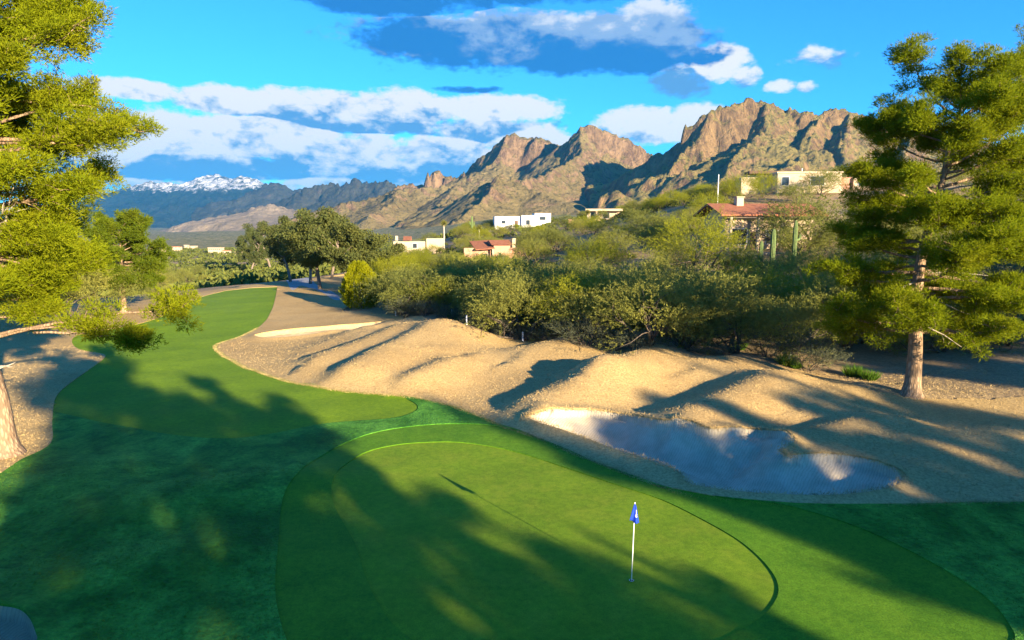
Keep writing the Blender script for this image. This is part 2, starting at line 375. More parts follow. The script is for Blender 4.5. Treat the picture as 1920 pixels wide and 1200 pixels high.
# mounds of the rough: crest start, crest end (picked on the ground), height, width on the shaded side, width on the sunlit side
RID = [(*flat(610, 670), *flat(775, 628), 1.05, 1.5, 3.4), (*flat(640, 708), *flat(818, 640), 1.35, 1.6, 4.0), (*flat(765, 722), *flat(845, 692), .8, 1.1, 2.6),
       (*flat(960, 775), *flat(1110, 722), .95, 1.3, 3.2), (*flat(1130, 715), *flat(1235, 672), 1.0, 1.3, 3.0), (*flat(1290, 795), *flat(1450, 730), 1.05, 1.6, 3.0),
       (*flat(1000, 672), *flat(1080, 645), .9, 1.8, 3.4), (*flat(1450, 838), *flat(1640, 800), .75, 1.0, 2.2), (*flat(870, 668), *flat(860, 640), .55, 2.2, 3.),
       (*flat(1330, 700), *flat(1400, 680), .7, 1.6, 3.), (*flat(1560, 760), *flat(1640, 735), .5, 1.4, 3), (*flat(700, 625), *flat(800, 600), .7, 2.2, 4),
       (*flat(985, 786), *flat(1005, 777), .25, .5, .8), (*flat(1760, 850), *flat(1900, 815), .5, 1.8, 3.), (*flat(590, 645), *flat(650, 628), .4, 1.4, 3),
       # soft swells in the turf left of the green
       (-12.5, 22, -8, 24.5, .45, 1.6, 2.2), (-13, 16, -9, 18.5, .4, 1.5, 2.0), (-20, 20, -16, 24, .3, 2., 2.5)]
TURF_EDGE = [flat(px_, py_, .2) for px_, py_ in [(520,538),(508,585),(450,632),(404,652),(420,668),(540,715),(700,738),(830,757),(940,797),(1060,842),(1200,897),(1330,933),(1560,949),(1918,942)]]
TURF_FLAT = TURF_EDGE + [(60, 10), (-60, 10), (-60, 90)]
def H(x, y):
    x = np.atleast_1d(np.asarray(x, float)); y = np.atleast_1d(np.asarray(y, float))
    z = base_h(x, y); r = np.hypot(x, y); zr = np.zeros(len(x)); near = np.where(r < 110)[0]; mask = np.ones(len(x))
    if len(near):
        dd = edge_dist(TURF_EDGE, x[near], y[near], False); dd = np.where(inside(TURF_FLAT, x[near], y[near]), -dd, dd); mask[near] = sstep(-.2, 2.2, dd)
    for ri_, (x0, y0, x1, y1, a, wl, wr) in enumerate(RID):
        dxx, dyy = x1 - x0, y1 - y0; L = math.hypot(dxx, dyy); tx, ty = dxx / L, dyy / L
        t = np.clip(((x - x0) * tx + (y - y0) * ty), 0, L); qx, qy = x - x0 - t * tx, y - y0 - t * ty
        side = qx * ty - qy * tx     # > 0 on the right of the crest
        d = np.hypot(qx, qy); w = np.where(side > 0, wr, wl); beyond = ((x - x0) * tx + (y - y0) * ty)
        w = np.where((beyond < 0) | (beyond > L), np.maximum(w, wl * 1.25), w)
        z = z + .80 * a * np.exp(-(d / w) ** 2) * (mask if ri_ < 15 else 1.0)
    z = z + .06 * fbm(x * .16, y * .16, 3) * sstep(22, 34, r) * (1 - sstep(150, 300, r)) + fbm(x * .02, y * .02, 4) * 1.2 * sstep(110, 300, r) + fbm(x*.002, y*.002, 5) * 12 * sstep(1200, 4000, r)
    return z
def Hs(x, y): return float(H(x, y)[0])
_T = np.exp(np.linspace(math.log(9), math.log(900), 700))
def G(pts):
    """Walk each line of sight to where it meets the ground; returns ground positions."""
    out = []
    for (px, py) in pts:
        d = pix_dir(px, py); t = _T / math.hypot(d.x, d.y)
        dz = CAM_Z + d.z * t - H(d.x * t, d.y * t); i = np.argmax(dz < 0)
        if dz[i] >= 0: i = len(t) - 1
        if i > 0: a, b = dz[i-1], dz[i]; tt = t[i-1] + (t[i]-t[i-1]) * a / (a - b + 1e-9)
        else: tt = t[0]
        out.append((d.x * tt, d.y * tt))
    return out
def spline(P, n=5, closed=True):
    P = np.array(P); m = len(P); o = []
    for i in range(m if closed else m - 1):
        p0, p1, p2, p3 = P[(i-1) % m], P[i], P[(i+1) % m], P[(i+2) % m]
        if not closed: p0 = P[max(i-1, 0)]; p3 = P[min(i+2, m-1)]
        for k in range(n):
            t = k / n; o.append(.5*((2*p1)+(-p0+p2)*t+(2*p0-5*p1+4*p2-p3)*t*t+(-p0+3*p1-3*p2+p3)*t**3))
    if not closed: o.append(P[-1])
    return np.array(o)
green_px = [(622,930),(636,880),(680,850),(740,834),(820,828),(900,833),(980,850),(1060,876),(1150,906),(1240,936),(1320,975),(1390,1016),(1440,1062),(1460,1104),(1440,1145),(1390,1180),(1320,1206)]
fringe_px = [(522,1010),(530,935),(560,885),(620,845),(700,812),(800,797),(900,796),(965,806),(1040,834),(1130,872),(1230,910),(1350,936),(1480,951),(1600,986),(1720,1041),(1830,1106),(1888,1165)]
G_green = spline(G(green_px) + [(2.4,14.6),(.6,14.0),(-1.2,14.0),(-2.6,14.9),(-3.7,16.8),(-4.8,19.6)])
G_fringe = spline(G(fringe_px) + [(11.2,14.2),(8,12.2),(3,11.6),(-2,11.8),(-4.5,13.6),(-6.0,16.2),(-6.9,19)])
turf_px_r = [(520,538),(516,560),(508,585),(490,610),(450,632),(415,643),(404,652),(420,668),(470,693),(540,715),(620,730),(700,738),(760,743),(830,757),(890,778),(940,797),(1000,818),(1060,842),(1120,868),(1200,897),(1270,921),(1330,933),(1450,945),(1560,949),(1700,946),(1800,943),(1918,942)]
turf_px_l = [(2,888),(40,862),(95,832),(98,790),(105,745),(130,720),(165,695),(195,672),(192,664),(150,656),(135,640),(155,626),(240,612),(300,595),(345,575),(375,558),(420,546),(470,540)]
G_turf = np.vstack([spline(G(turf_px_r), 5, False), [(30,24.5),(45,18),(50,-30),(-50,-30),(-45,18),(-30,25)], spline(G(turf_px_l), 5, False)])
fw_px = [(100,772),(170,788),(250,803),(340,818),(430,823),(520,812),(600,796),(680,789),(740,784),(778,772),(782,760),(760,746)]
fw_line = spline(G(fw_px), 5, False)
b1_px = [(985,786),(1010,777),(1060,772),(1120,774),(1180,782),(1230,791),(1290,793),(1330,808),(1380,806),(1440,812),(1490,829),(1470,850),(1482,859),(1560,856),(1640,869),(1690,891),(1696,906),(1670,922),(1620,932),(1550,937),(1450,935),(1350,926),(1290,915),(1279,903),(1258,886),(1210,868),(1160,853),(1110,833),(1050,811),(1005,797)]
b2_px = [(478,631),(530,622),(600,616),(660,611),(722,606),(700,614),(640,622),(580,631),(530,636),(495,637)]
b3_px = [(-90,1140),(-40,1142),(0,1144),(35,1150),(55,1166),(66,1190),(70,1215),(40,1250),(-60,1260)]
G_b = [spline(G(b1_px)), spline(G(b2_px)), spline(G(b3_px))]
tee_px = [(455,521),(470,515),(505,513),(530,516),(528,522),(495,526),(465,526)]
G_tee = spline(G(tee_px))
path_px = [(535,523),(552,521),(590,530),(620,545),(640,560),(625,562),(598,546),(565,536),(540,533)]
G_path = spline(G(path_px))
soil_px = [(640,583),(700,586),(780,592),(860,604),(930,628),(980,640),(1080,648),(1180,655),(1290,664),(1380,668),(1450,684),(1540,705),(1620,728),(1680,741),(1740,748),(1800,748),(1918,744)]
sl = spline(G(soil_px), 8, False); sl = sl + rng.normal(0, .12, sl.shape)
G_soil = np.vstack([sl, [(60,33),(300,33),(20000,2000),(20000,30000),(-30000,30000),(-30000,2000),(-300,120),(-75,88),(-54,82),(-46,84),(-44,95),(-42,118),(-32,140),(-22,118),(-19,95)]])
def build_ground():
    pts = []
    r = 4.0
    while r < 30000:
        k = .0125 if r < 110 else (.03 if r < 600 else .06)
        fine = np.arange(-46, 46.01, .55 if r < 150 else .9); coarse = np.arange(50, 310, 5.)
        a = np.radians(np.r_[fine, coarse]) + rng.normal(0, .0008, len(fine) + len(coarse)); rr = r * (1 + rng.normal(0, k * .12, len(a)))
        pts.append(np.c_[np.sin(a) * rr, np.cos(a) * rr]); r *= 1 + k
    pts.append(np.array([[0, 0]]))
    for P in G_b:     # finer mesh round the bunker lips
        for off in (.08, .2, .45, .8):
            n = np.roll(P, -1, 0) - np.roll(P, 1, 0); n = np.c_[n[:, 1], -n[:, 0]] / (np.linalg.norm(n, axis=1)[:, None] + 1e-9)
            for s in (-1, 1): pts.append(P + n * off * s)
    V = [Vector(p) for p in np.vstack(pts)]; E = []
    def cons(P, closed=True):
        n = len(V); V.extend(Vector(p) for p in P); m = len(P); E.extend((n + i, n + (i+1) % m) for i in range(m if closed else m - 1))
    for P in (G_green, G_fringe, G_turf, G_soil, G_tee, G_path, *G_b): cons(P)
    cons(fw_line, False)
    vo, eo, fo, *_ = delaunay_2d_cdt(V, E, [], 0, 1e-4, False)
    vo = np.array([tuple(v) for v in vo]); fo = np.array(fo, int)
    cen = vo[fo].mean(1); cx, cy = cen[:, 0], cen[:, 1]; reg = np.full(len(fo), 'rough', object)
    reg[inside(G_soil, cx, cy)] = 'soil'
    it = inside(G_turf, cx, cy); reg[it] = 'surround'
    fwpoly = np.vstack([fw_line, spline(G(turf_px_r), 5, False)[:61][::-1], spline(G(turf_px_l), 5, False)[::-1][:80]])
    fwpoly = np.vstack([fw_line[::-1], spline(G(turf_px_l), 5, False)[20:], spline(G(turf_px_r), 5, False)[:61]])
    reg[it & inside(fwpoly, cx, cy)] = 'fairway'
    reg[inside(G_fringe, cx, cy)] = 'fringe'; reg[inside(G_green, cx, cy)] = 'green'
    reg[inside(G_tee, cx, cy)] = 'tee'; reg[inside(G_path, cx, cy)] = 'path'
    for i, P in enumerate(G_b): reg[inside(P, cx, cy)] = 'bunker%d' % i
    zz = H(vo[:, 0], vo[:, 1])
    for i, P in enumerate(G_b):     # hollow the bunkers, raise their lips a little
        near = (np.abs(vo[:, 0]-P[:, 0].mean()) < 22) & (np.abs(vo[:, 1]-P[:, 1].mean()) < 22); ix = np.where(near)[0]
        d = edge_dist(P, vo[ix, 0], vo[ix, 1]); ins = inside(P, vo[ix, 0], vo[ix, 1]) & (d > 1e-3)
        dep = (.55, .3, .3)[i]
        w_ = sstep(0, 2.2 if i == 0 else 1.3, d); fl_ = base_h(vo[ix, 0], vo[ix, 1]) - dep
        zz[ix] = np.where(ins, zz[ix]*(1-w_) + fl_*w_ - .17 + .05*fbm(vo[ix,0]*.5, vo[ix,1]*.5, 3), zz[ix] + .15 * np.exp(-(d / .5) ** 2))
    spec = {'rough': ('rough', .035, 'rough', 'dormant tan grass on the mounds beside the green'), 'soil': ('desert_ground', -.02, 'soil', 'brown desert soil under the scrub, running to the mountains'),
            'surround': ('green_surround', .03, 'surround', 'longer dark green grass round the putting green'), 'fairway': ('fairway', .0, 'fairway', 'mown green fairway curving to the trees'),
            'fringe': ('green_collar', .0, 'fringe', 'mown collar ringing the putting green'), 'green': ('putting_green', -.03, 'green', 'close-cut light green putting surface'),
            'tee': ('tee_ground', .02, 'fairway', 'small shaded tee of green turf beyond the fairway'), 'path': ('path', .0, 'path', 'pale cart path under the gum trees'),
            'bunker0': ('bunker', -.04, 'sand', 'large sand bunker beyond the green'), 'bunker1': ('bunker', -.04, 'toned_down_sand', 'thin pale bunker by the far fairway edge'), 'bunker2': ('bunker', -.04, 'toned_down_sand', 'grey sand patch at the near corner')}
    for key, (name, off, mk, label) in spec.items():
        f = fo[reg == key]
        if not len(f): continue
        used, inv = np.unique(f, return_inverse=True); f = inv.reshape(-1, 3); v = np.c_[vo[used], zz[used] + off]
        e = np.sort(np.vstack([f[:, [0, 1]], f[:, [1, 2]], f[:, [2, 0]]]), 1); ee, cnt = np.unique(e, axis=0, return_counts=True)
        be = ee[cnt == 1]; bu, binv = np.unique(be, return_inverse=True); binv = binv.reshape(-1, 2)
        top = v[bu]; low = v[bu] - [0, 0, .40 if key in ('rough', 'surround') else .16]; n = len(v); m_ = len(bu)     # a short skirt closes the step down to the neighbour
        q = np.c_[n + binv[:, 0], n + binv[:, 1], n + m_ + binv[:, 1], n + m_ + binv[:, 0]]
        allf = np.vstack([f, q[:, [0, 1, 2]], q[:, [0, 2, 3]]])
        me = mesh_np(name, np.vstack([v, top, low]), allf, M[mk]); sm = np.zeros(len(me.polygons), bool); sm[:len(f)] = True
        me.polygons.foreach_set('use_smooth', sm)
        o = obj(name, me); tag(o, label, None, None, 'structure')
M['path'] = m_plain('path_concrete', (.34, .33, .32), .9, .1, 2)
build_ground()
def ground(px, py):
    (x, y), = G([(px, py)]); return Vector((x, y, Hs(x, y)))

# ------------------------------------------------------------------ mountains
def m_rock(name, grass, rock, dark, tree, sc, snow=None, shrub=.5):
    m, t, o = new_mat(name); v = pos_vec(t); g = t.nodes.new('ShaderNodeNewGeometry')
    sp = t.nodes.new('ShaderNodeSeparateXYZ'); t.links.new(g.outputs['Normal'], sp.inputs[0]); nz = X(t, sp.outputs[2])
    n = noise(t, v, .01 * sc, 9, .7, .4); st = noise(t, vmap(t, v, (1, 1, .22)), .03 * sc, 8, .7, .5); d = noise(t, v, .06 * sc, 6, .8); b = noise(t, v, .002 * sc, 4, .6)
    steep = (nz * -1.0 + (n - .5) * .6).ss(-.76, -.58)
    rk = mixc(t, st.ss(.35, .65), dark, rock); gr = mixc(t, b.ss(.4, .6), grass, tuple(x * 1.25 for x in grass))
    gr = mixc(t, n.ss(.55, .68) * .8, gr, rock)
    gr = mixc(t, d.ss(.52, .6) * shrub, gr, tree)
    rk = mixc(t, d.ss(.56, .62) * .6, rk, tree)
    vo = t.nodes.new('ShaderNodeTexVoronoi'); vo.feature = 'DISTANCE_TO_EDGE'; t.links.new(vmap(t, v, (1, 1, .3)).s, vo.inputs['Vector']); vo.inputs['Scale'].default_value = .022 * sc; ck = X(t, vo.outputs[0]).ss(.0, .06)
    cc = mixc(t, steep, gr, rk)
    if snow:
        s3 = t.nodes.new('ShaderNodeSeparateXYZ'); t.links.new(v.s, s3.inputs[0])
        h = (X(t, s3.outputs[2]) + (n - .5) * snow[1] + (st - .5) * snow[1] * .8).ss(snow[0] - snow[1] * .14, snow[0] + snow[1] * .14)
        cc = mixc(t, h * (d * .5 + st * .7 + n * .2).ss(.58, .82), cc, (.84, .84, .86))
    bsdf(t, o, cc, .95, st * 1.4 + n * 2.0 + d * .5 + ck * steep * .15, 1.0, 14 / sc, .05); return m
M['mt_right'] = m_rock('sunlit_granite', (.205, .165, .055), (.30, .195, .090), (.115, .075, .042), (.045, .050, .020), 1.0, None, .85)
M['mt_main'] = m_rock('foothill_granite', (.205, .160, .068), (.31, .205, .115), (.14, .09, .058), (.065, .062, .028), .8, None, .75)
M['mt_left'] = m_rock('pale_foothill_rock', (.28, .22, .15), (.36, .28, .20), (.20, .155, .115), (.13, .115, .075), .7)
M['mt_dark'] = m_rock('dark_ridge_rock', (.060, .060, .048), (.105, .088, .070), (.04, .037, .034), (.03, .036, .028), .5)
M['mt_far'] = m_rock('cloud_shaded_snow_mountain', (.022, .030, .028), (.045, .045, .045), (.018, .022, .022), (.014, .02, .018), .25, (610, 420))  # cloud shadow over this mountain is put into its dark base colours
def mountain(name, label, mat, crests, pxr, rr, na, nr, floor, amp, nsc, seed, cliff=(1.5, 165, .50), warpk=1.0):
    a = np.linspace(azel(pxr[0], 420)[0], azel(pxr[1], 420)[0], na); r = np.geomspace(rr[0], rr[1], nr)
    A, R = np.meshgrid(a, r); x, y = np.sin(A) * R, np.cos(A) * R
    wx = fbm(x * nsc * .5 + seed, y * nsc * .5, 4) / nsc * .12 * warpk; wy = fbm(x * nsc * .5 + seed + 50, y * nsc * .5 + 20, 4) / nsc * .12 * warpk
    X_, Y_ = x + wx, y + wy
    z = np.full(x.shape, -1e9); dmin = np.full(x.shape, 1e9)
    gl = fbm(x * nsc * 1.3 + seed * 3, y * nsc * 1.3, 4)
    for c in crests:
        opt = c[0]; P = [at(*q) for q in c[1]]
        ch, cw, sl = opt if opt else cliff
        for p, q in zip(P[:-1], P[1:]):
            dxx, dyy = q.x - p.x, q.y - p.y; L2 = dxx*dxx + dyy*dyy
            t = np.clip(((X_-p.x)*dxx + (Y_-p.y)*dyy) / L2, 0, 1)
            # the crest itself is not displaced sideways: fade the warp near it
            d = np.hypot(X_ - p.x - t*dxx, Y_ - p.y - t*dyy); d0 = np.hypot(x - p.x - t*dxx, y - p.y - t*dyy)
            dmin = np.minimum(dmin, d0); d = np.minimum(d, d0 * 1.6); zc = p.z + (q.z - p.z) * t
            cwv = cw * (1 + .35 * np.clip(gl, -1, 1))
            fall = ch * np.minimum(d, cwv) + sl * np.maximum(d - cwv, 0) * (1 + .25 * gl) - .00006 * np.maximum(d - cwv, 0) ** 2 * sl
            z = np.maximum(z, zc - fall)
    zf = floor(x, y) if callable(floor) else floor
    above = np.clip((z - zf) / 120, 0, 1)
    crag = .22 + .78 * np.exp(-dmin * nsc / .55)
    z = z + above * crag * (amp * .75 * (ridged(x * nsc * 1.6 + seed, y * nsc * 1.6 + seed, 6, .52) - .62) + amp * .30 * fbm(x * nsc * 8 + seed, y * nsc * 8, 4, .6))
    z = np.maximum(z, zf - 30 + 0 * x)
    i = np.arange(na * nr).reshape(nr, na); q = np.c_[i[:-1, :-1].ravel(), i[:-1, 1:].ravel(), i[1:, 1:].ravel(), i[1:, :-1].ravel()]
    hi = (np.maximum.reduce([z.ravel()[q[:, k]] for k in range(4)]) > (zf.ravel()[q[:, 0]] if hasattr(zf, 'ravel') else zf) - 25)
    q = q[hi]; used, inv = np.unique(q, return_inverse=True)
    v = np.c_[x.ravel(), y.ravel(), z.ravel()][used]
    me = mesh_np(name, v, inv.reshape(-1, 4), mat, True); tag(obj(name, me), label, None, None, 'structure')
def fl(x, y): return base_h(x.ravel(), y.ravel()).reshape(x.shape)
mountain('mountain', 'big sunlit granite mountain behind the hilltop house', M['mt_right'], [
  ((2.6, 125, .5), [(1286,228,2350),(1320,204,2350),(1355,202,2350)]),
  (None, [(1355,202,2350),(1400,182,2400),(1440,188,2400),(1480,203,2400),(1512,210,2350),(1540,214,2350),(1565,201,2350),(1590,210,2350),(1625,214,2400),(1700,228,2450),(1800,250,2500),(1950,300,2600)]),
  ((.7, 60, .5), [(1440,190,2400),(1435,240,2250),(1410,268,2150),(1372,312,1980),(1350,345,1850),(1335,395,1650)]),
  ((.9, 80, .5), [(1540,216,2350),(1520,260,2200),(1500,300,2050),(1490,345,1850),(1480,400,1600)]),
  ((1.2, 90, .5), [(1320,206,2350),(1300,260,2280),(1270,300,2200),(1250,330,2150)]),
  ((.9, 80, .5), [(1600,212,2350),(1580,270,2150),(1590,320,1950),(1600,370,1800),(1600,410,1600)]),
  ((.8, 70, .5), [(1700,230,2400),(1690,300,2100),(1700,360,1850),(1700,410,1600)]),
 ], (960, 2080), (1250, 3300), 470, 320, fl, 32, .0042, 11.3)
mountain('mountain_ridge', 'rocky main ridge with two flat-topped peaks, half in shadow', M['mt_main'], [
  (None, [(955,251,3350),(985,256,3350),(1003,258,3350),(1012,254,3300),(1040,268,3300),(1060,278,3300)]),
  (None, [(1060,278,3300),(1075,252,3150),(1086,238,3100),(1106,236,3100),(1130,244,3100),(1170,259,3080),(1215,280,3050),(1250,292,3000),(1330,320,2950)]),
  ((.8, 50, .5), [(955,252,3350),(937,296,3250),(905,316,3200),(885,328,3150),(862,346,3080),(800,352,3000),(748,351,3000),(700,372,2980),(640,380,2950),(575,398,2900),(500,425,2850)]),
  ((2.2, 60, .6), [(740,346,3500),(775,344,3500),(795,340,3480),(802,319,3450),(815,318,3450),(822,330,3450),(835,326,3450),(850,332,3430),(870,318,3430),(890,312,3400),(908,302,3400),(930,298,3400)]),
  ((3.5, 25, 1.2), [(922,296,3400),(927,277,3400),(933,292,3400)]),
  ((.9, 80, .5), [(1086,242,3100),(1076,290,2900),(1050,308,2750),(1003,334,2550),(960,338,2350),(938,326,2250)]),
  ((.8, 35, .42), [(938,326,2250),(915,362,2120),(885,388,2000),(850,412,1900)]),
  ((.6, 30, .42), [(960,338,2300),(1010,360,2200),(1075,390,2050),(1095,412,1950)]),
  ((.6, 40, .4), [(862,347,3050),(840,375,2700),(800,405,2400)]), ((.6, 40, .4), [(748,352,3000),(740,380,2700),(700,410,2400)]),
  ], (440, 1420), (1750, 4100), 560, 340, fl, 30, .0036, 4.1)
mountain('foothill', 'pale bare foothill below the snowy mountain', M['mt_left'], [
  ((.35, 60, .3), [(270,441,4800),(330,424,4700),(380,410,4600),(420,403,4600),(440,404,4550)]),
  ((.35, 60, .3), [(420,430,4300),(465,400,4300),(490,390,4300),(512,381,4300),(545,390,4300),(585,398,4300),(640,420,4300)])], (200, 720), (3300, 5600), 200, 90, fl, 45, .0022, 8.7)
mountain('dark_ridge', 'dark rugged ridge between the foothills and snowy mountain', M['mt_dark'], [
  ((.7, 120, .4), [(430,400,7000),(480,385,6800),(540,372,6800),(580,352,6800),(600,347,6800),(628,344,6800),(645,350,6800),(665,338,6700),(700,343,6600),(724,338,6500),(745,348,6400),(800,350,6200)]),
  ((.6, 120, .4), [(430,372,8500),(500,346,8500),(515,342,8500),(545,353,8500),(590,352,8500),(640,365,8500)])], (360, 900), (5000, 9500), 220, 110, fl, 110, .0016, 2.2)
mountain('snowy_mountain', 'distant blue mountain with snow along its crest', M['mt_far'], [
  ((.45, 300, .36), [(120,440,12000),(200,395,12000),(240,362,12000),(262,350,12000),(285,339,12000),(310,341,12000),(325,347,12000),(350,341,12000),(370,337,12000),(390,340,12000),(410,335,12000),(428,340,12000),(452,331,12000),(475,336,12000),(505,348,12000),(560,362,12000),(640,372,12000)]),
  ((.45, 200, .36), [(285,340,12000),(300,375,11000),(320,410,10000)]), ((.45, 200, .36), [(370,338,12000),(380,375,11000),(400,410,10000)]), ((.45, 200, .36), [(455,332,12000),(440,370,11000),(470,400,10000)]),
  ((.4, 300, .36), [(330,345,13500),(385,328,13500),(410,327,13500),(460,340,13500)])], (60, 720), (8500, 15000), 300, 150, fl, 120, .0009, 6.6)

# ------------------------------------------------------------------ foliage builders
def unit(v): return v / (np.linalg.norm(v, axis=1)[:, None] + 1e-9)
def blades(P, D, L, Wd, g):
    """One slim triangle per row: from P along D."""
    n = len(P); s = unit(np.cross(D, unit(g.normal(size=(n, 3))))) * (np.asarray(Wd) * .5).reshape(-1, 1)
    tip = P + D * np.asarray(L).reshape(-1, 1)
    v = np.stack([P - s, P + s, tip], 1).reshape(-1, 3); return v, np.arange(3 * n).reshape(-1, 3)
def tufts(Cn, Dn, per, L, Wd, spread, g):
    n = len(Cn); P = np.repeat(Cn, per, 0) + g.normal(size=(n*per, 3)) * .05
    D = unit(np.repeat(Dn, per, 0) + g.normal(size=(n*per, 3)) * spread)
    return blades(P, D, g.uniform(.7, 1.2, n*per) * L, g.uniform(.8, 1.2, n*per) * Wd, g)
def leaves(P, size, asp, g, droop=None):
    """Lozenge leaves, two triangles each."""
    n = len(P); d = unit(g.normal(size=(n, 3)) + (0 if droop is None else droop)); s = unit(np.cross(d, unit(g.normal(size=(n, 3)))))
    L = (size * g.uniform(.6, 1.3, n))[:, None]; a = P - d*L*.5; b = P + d*L*.5; w = s * L * asp * .5
    v = np.stack([a, P + w, b, P - w], 1).reshape(-1, 3); i = np.arange(4*n).reshape(-1, 4); return v, i
def wiggle(p0, d0, L, n, g, up=0., jit=.12):
    P = [np.array(p0, float)]; d = np.array(d0, float); d /= np.linalg.norm(d)
    for i in range(n):
        d = d + g.normal(size=3) * jit + np.array([0, 0, up]); d /= np.linalg.norm(d); P.append(P[-1] + d * L / n)
    return np.array(P)

def pine(name, loc, trunk_pts, r0, env, crown_z, nlimb, g, label, group=None, extra=(), density=1.0, needle=.16, nw=.036, rise=(-.08, .5), reach=(), leaf='pine'):
    root = empty(name, loc); tag(root, label, 'tree', group)
    T = spline(trunk_pts, 6, False); hT = T[-1][2]
    rr = [r0 * (1 - .86 * p[2] / hT) * (1 + .55 * math.exp(-p[2] / .35)) for p in T]
    MB().tube(T, rr, 12).build('trunk', M['bark'], root, True)
    pads, pdir, prad = [], [], []
    def pad(c, d, r): pads.append(c); pdir.append(d); prad.append(r)
    def limb(P, r, first, dead=False, spread=.30):
        L = float(np.linalg.norm(P[-1] - P[0])); m = MB(); m.tube(P, [r * (1 - .82 * i / 7) for i in range(8)], 6); fw = (P[-1] - P[0]) / L
        sub = []
        for k in range(4 if dead else (13 if spread < .25 else int(9 + L * 2.0))):
            t = first + (1 - first) * g.uniform(0, 1); j = min(int(t * 7), 6); b = P[j] + (P[j+1] - P[j]) * (t * 7 - j)
            side = unit(g.normal(size=(1, 3)))[0] * [1, 1, .5]; q = wiggle(b, fw * .55 + side, L * spread * g.uniform(.5, 1.1) * (1.15 - .5 * t), 4, g, .06, .18)
            m.tube(q, [r * .30 * (1 - .8 * i / 4) for i in range(5)], 4); sub.append(q)
        m.build('dead_branch' if dead else 'limb', M['dead'] if dead else M['bark'], root, True)
        if dead: return
        for q in sub:
            for c in (q[2], q[3], q[4]):
                if g.uniform() < .85: pad(c + g.normal(size=3) * .14, q[4] - q[0], g.uniform(.32, .58))
        for t in np.linspace(max(first, .6), 1, 4): j = min(int(t * 7), 6); pad(P[j+1] + g.normal(size=3) * .1, fw, g.uniform(.32, .5))
    z0, z1 = crown_z
    for k in range(nlimb):
        t = (k + g.uniform(0, 1)) / nlimb; z = z0 + (z1 - z0) * t ** .92
        az_ = k * 2.39996 + g.uniform(-.5, .5); R = env(z, az_) * g.uniform(.62, 1.05)
        p0 = T[int(np.clip(np.searchsorted(T[:, 2], z), 0, len(T) - 1))]
        limb(wiggle(p0, (math.cos(az_), math.sin(az_), rise[0] + (rise[1] - rise[0]) * t ** 1.5), R, 7, g, .02 + .03 * t, .10), .03 + .015 * R * (1.1 - .6 * t), .38)
    for (p0, d, L, r, up, first, dead) in extra: limb(wiggle(p0, d, L, 7, g, up, .11), r, first, dead)
    for (p0, p1, r, first, sag) in reach:
        p0, p1 = np.array(p0, float), np.array(p1, float); t = np.linspace(0, 1, 8)[:, None]
        limb(p0 + (p1 - p0) * t + np.array([0, 0, sag]) * (t * (1 - t)) * 4 + g.normal(size=(8, 3)) * .05 * (t * (1 - t) * 4), r, first, False, .20)
    for k in range(14): i = -1 - g.integers(0, 6); pad(T[i] + g.normal(size=3) * .35, np.array([0, 0, 1.]), .45)
    pads, pdir, prad = np.array(pads), unit(np.array(pdir)), np.array(prad)
    per = np.maximum(6, (30 * density * (prad / .42) ** 2)).astype(int); idx = np.repeat(np.arange(len(pads)), per); n = len(idx)
    u = unit(g.normal(size=(n, 3))) * (g.uniform(0, 1, n) ** .4)[:, None]; u = u * [1, 1, .62]
    Cn = pads[idx] + u * prad[idx][:, None]; Dn = unit(u * 1.2 + pdir[idx] * .6 + [0, 0, .45])
    v, f = tufts(Cn, Dn, 5, needle, nw, .5, g)
    obj('crown', mesh_np('crown', v, f, M[leaf]), root); return root
def mesquite_mesh(g, Hh, Wd, leafn, lsz, stems=5, droop=-.25, flatk=.8, asp=.28):
    """trunk mesh + crown mesh, built about the origin"""
    m = MB(); tips = []
    for s in range(stems):
        a = 2*math.pi*s/stems + g.uniform(-.5, .5); P = wiggle((.12*math.cos(a), .12*math.sin(a), -.2), (math.cos(a)*.55, math.sin(a)*.55, 1.), Hh*.62, 6, g, .02, .2)
        m.tube(P, [.11*Hh/5*(1-.75*i/6) for i in range(7)], 6)
        for k in range(4):
            j = g.integers(2, 7); q = wiggle(P[j], np.array([math.cos(a), math.sin(a), .6]) + g.normal(size=3)*.8, Hh*.42, 5, g, .0, .25)
            m.tube(q, [.045*Hh/5*(1-.8*i/5) for i in range(6)], 4); tips.append(q[-1]); tips.append(q[3])
    k = 46; ph = g.uniform(0, 2*np.pi, k); ct = g.uniform(-.25, 1, k); st = np.sqrt(1 - np.clip(ct, -1, 1)**2); rad_ = g.uniform(.62, 1.0, k)
    lob = 1 + .22*np.sin(3*ph + g.uniform(0, 6)) + .12*np.sin(5*ph + g.uniform(0, 6))
    c = np.c_[np.cos(ph)*st*rad_*lob*Wd*.5, np.sin(ph)*st*rad_*lob*Wd*.5, Hh*.45 + ct*rad_*Hh*.5*flatk]
    c = np.vstack([c, np.array(tips)[g.integers(0, len(tips), 14)]])
    # sprays: short twigs fanning out of each clump, leaves strung along them
    ns = leafn // 9; ci = g.integers(0, len(c), ns); p0 = c[ci] + g.normal(size=(ns, 3)) * [Wd*.085, Wd*.085, Hh*.07]
    outw = unit(p0 - [0, 0, Hh*.25]); d = unit(outw + g.normal(size=(ns, 3))*.55 + [0, 0, .25]); L = g.uniform(.35, .95, ns) * (Wd/6)**.5
    t = np.tile(np.linspace(.1, 1, 9), ns); ii = np.repeat(np.arange(ns), 9)
    P = p0[ii] + d[ii]*(L[ii]*t)[:, None] + np.array([0, 0, 1.])*(droop*L[ii]*t*t)[:, None] + g.normal(size=(len(ii), 3))*.05
    keep = P[:, 2] > .25; v, f = leaves(P[keep], lsz, asp, g)
    tv, tf = blades(p0, d, L, .022, g)
    return m.mesh('trunk', M['twig'], True), v, f, tv, tf
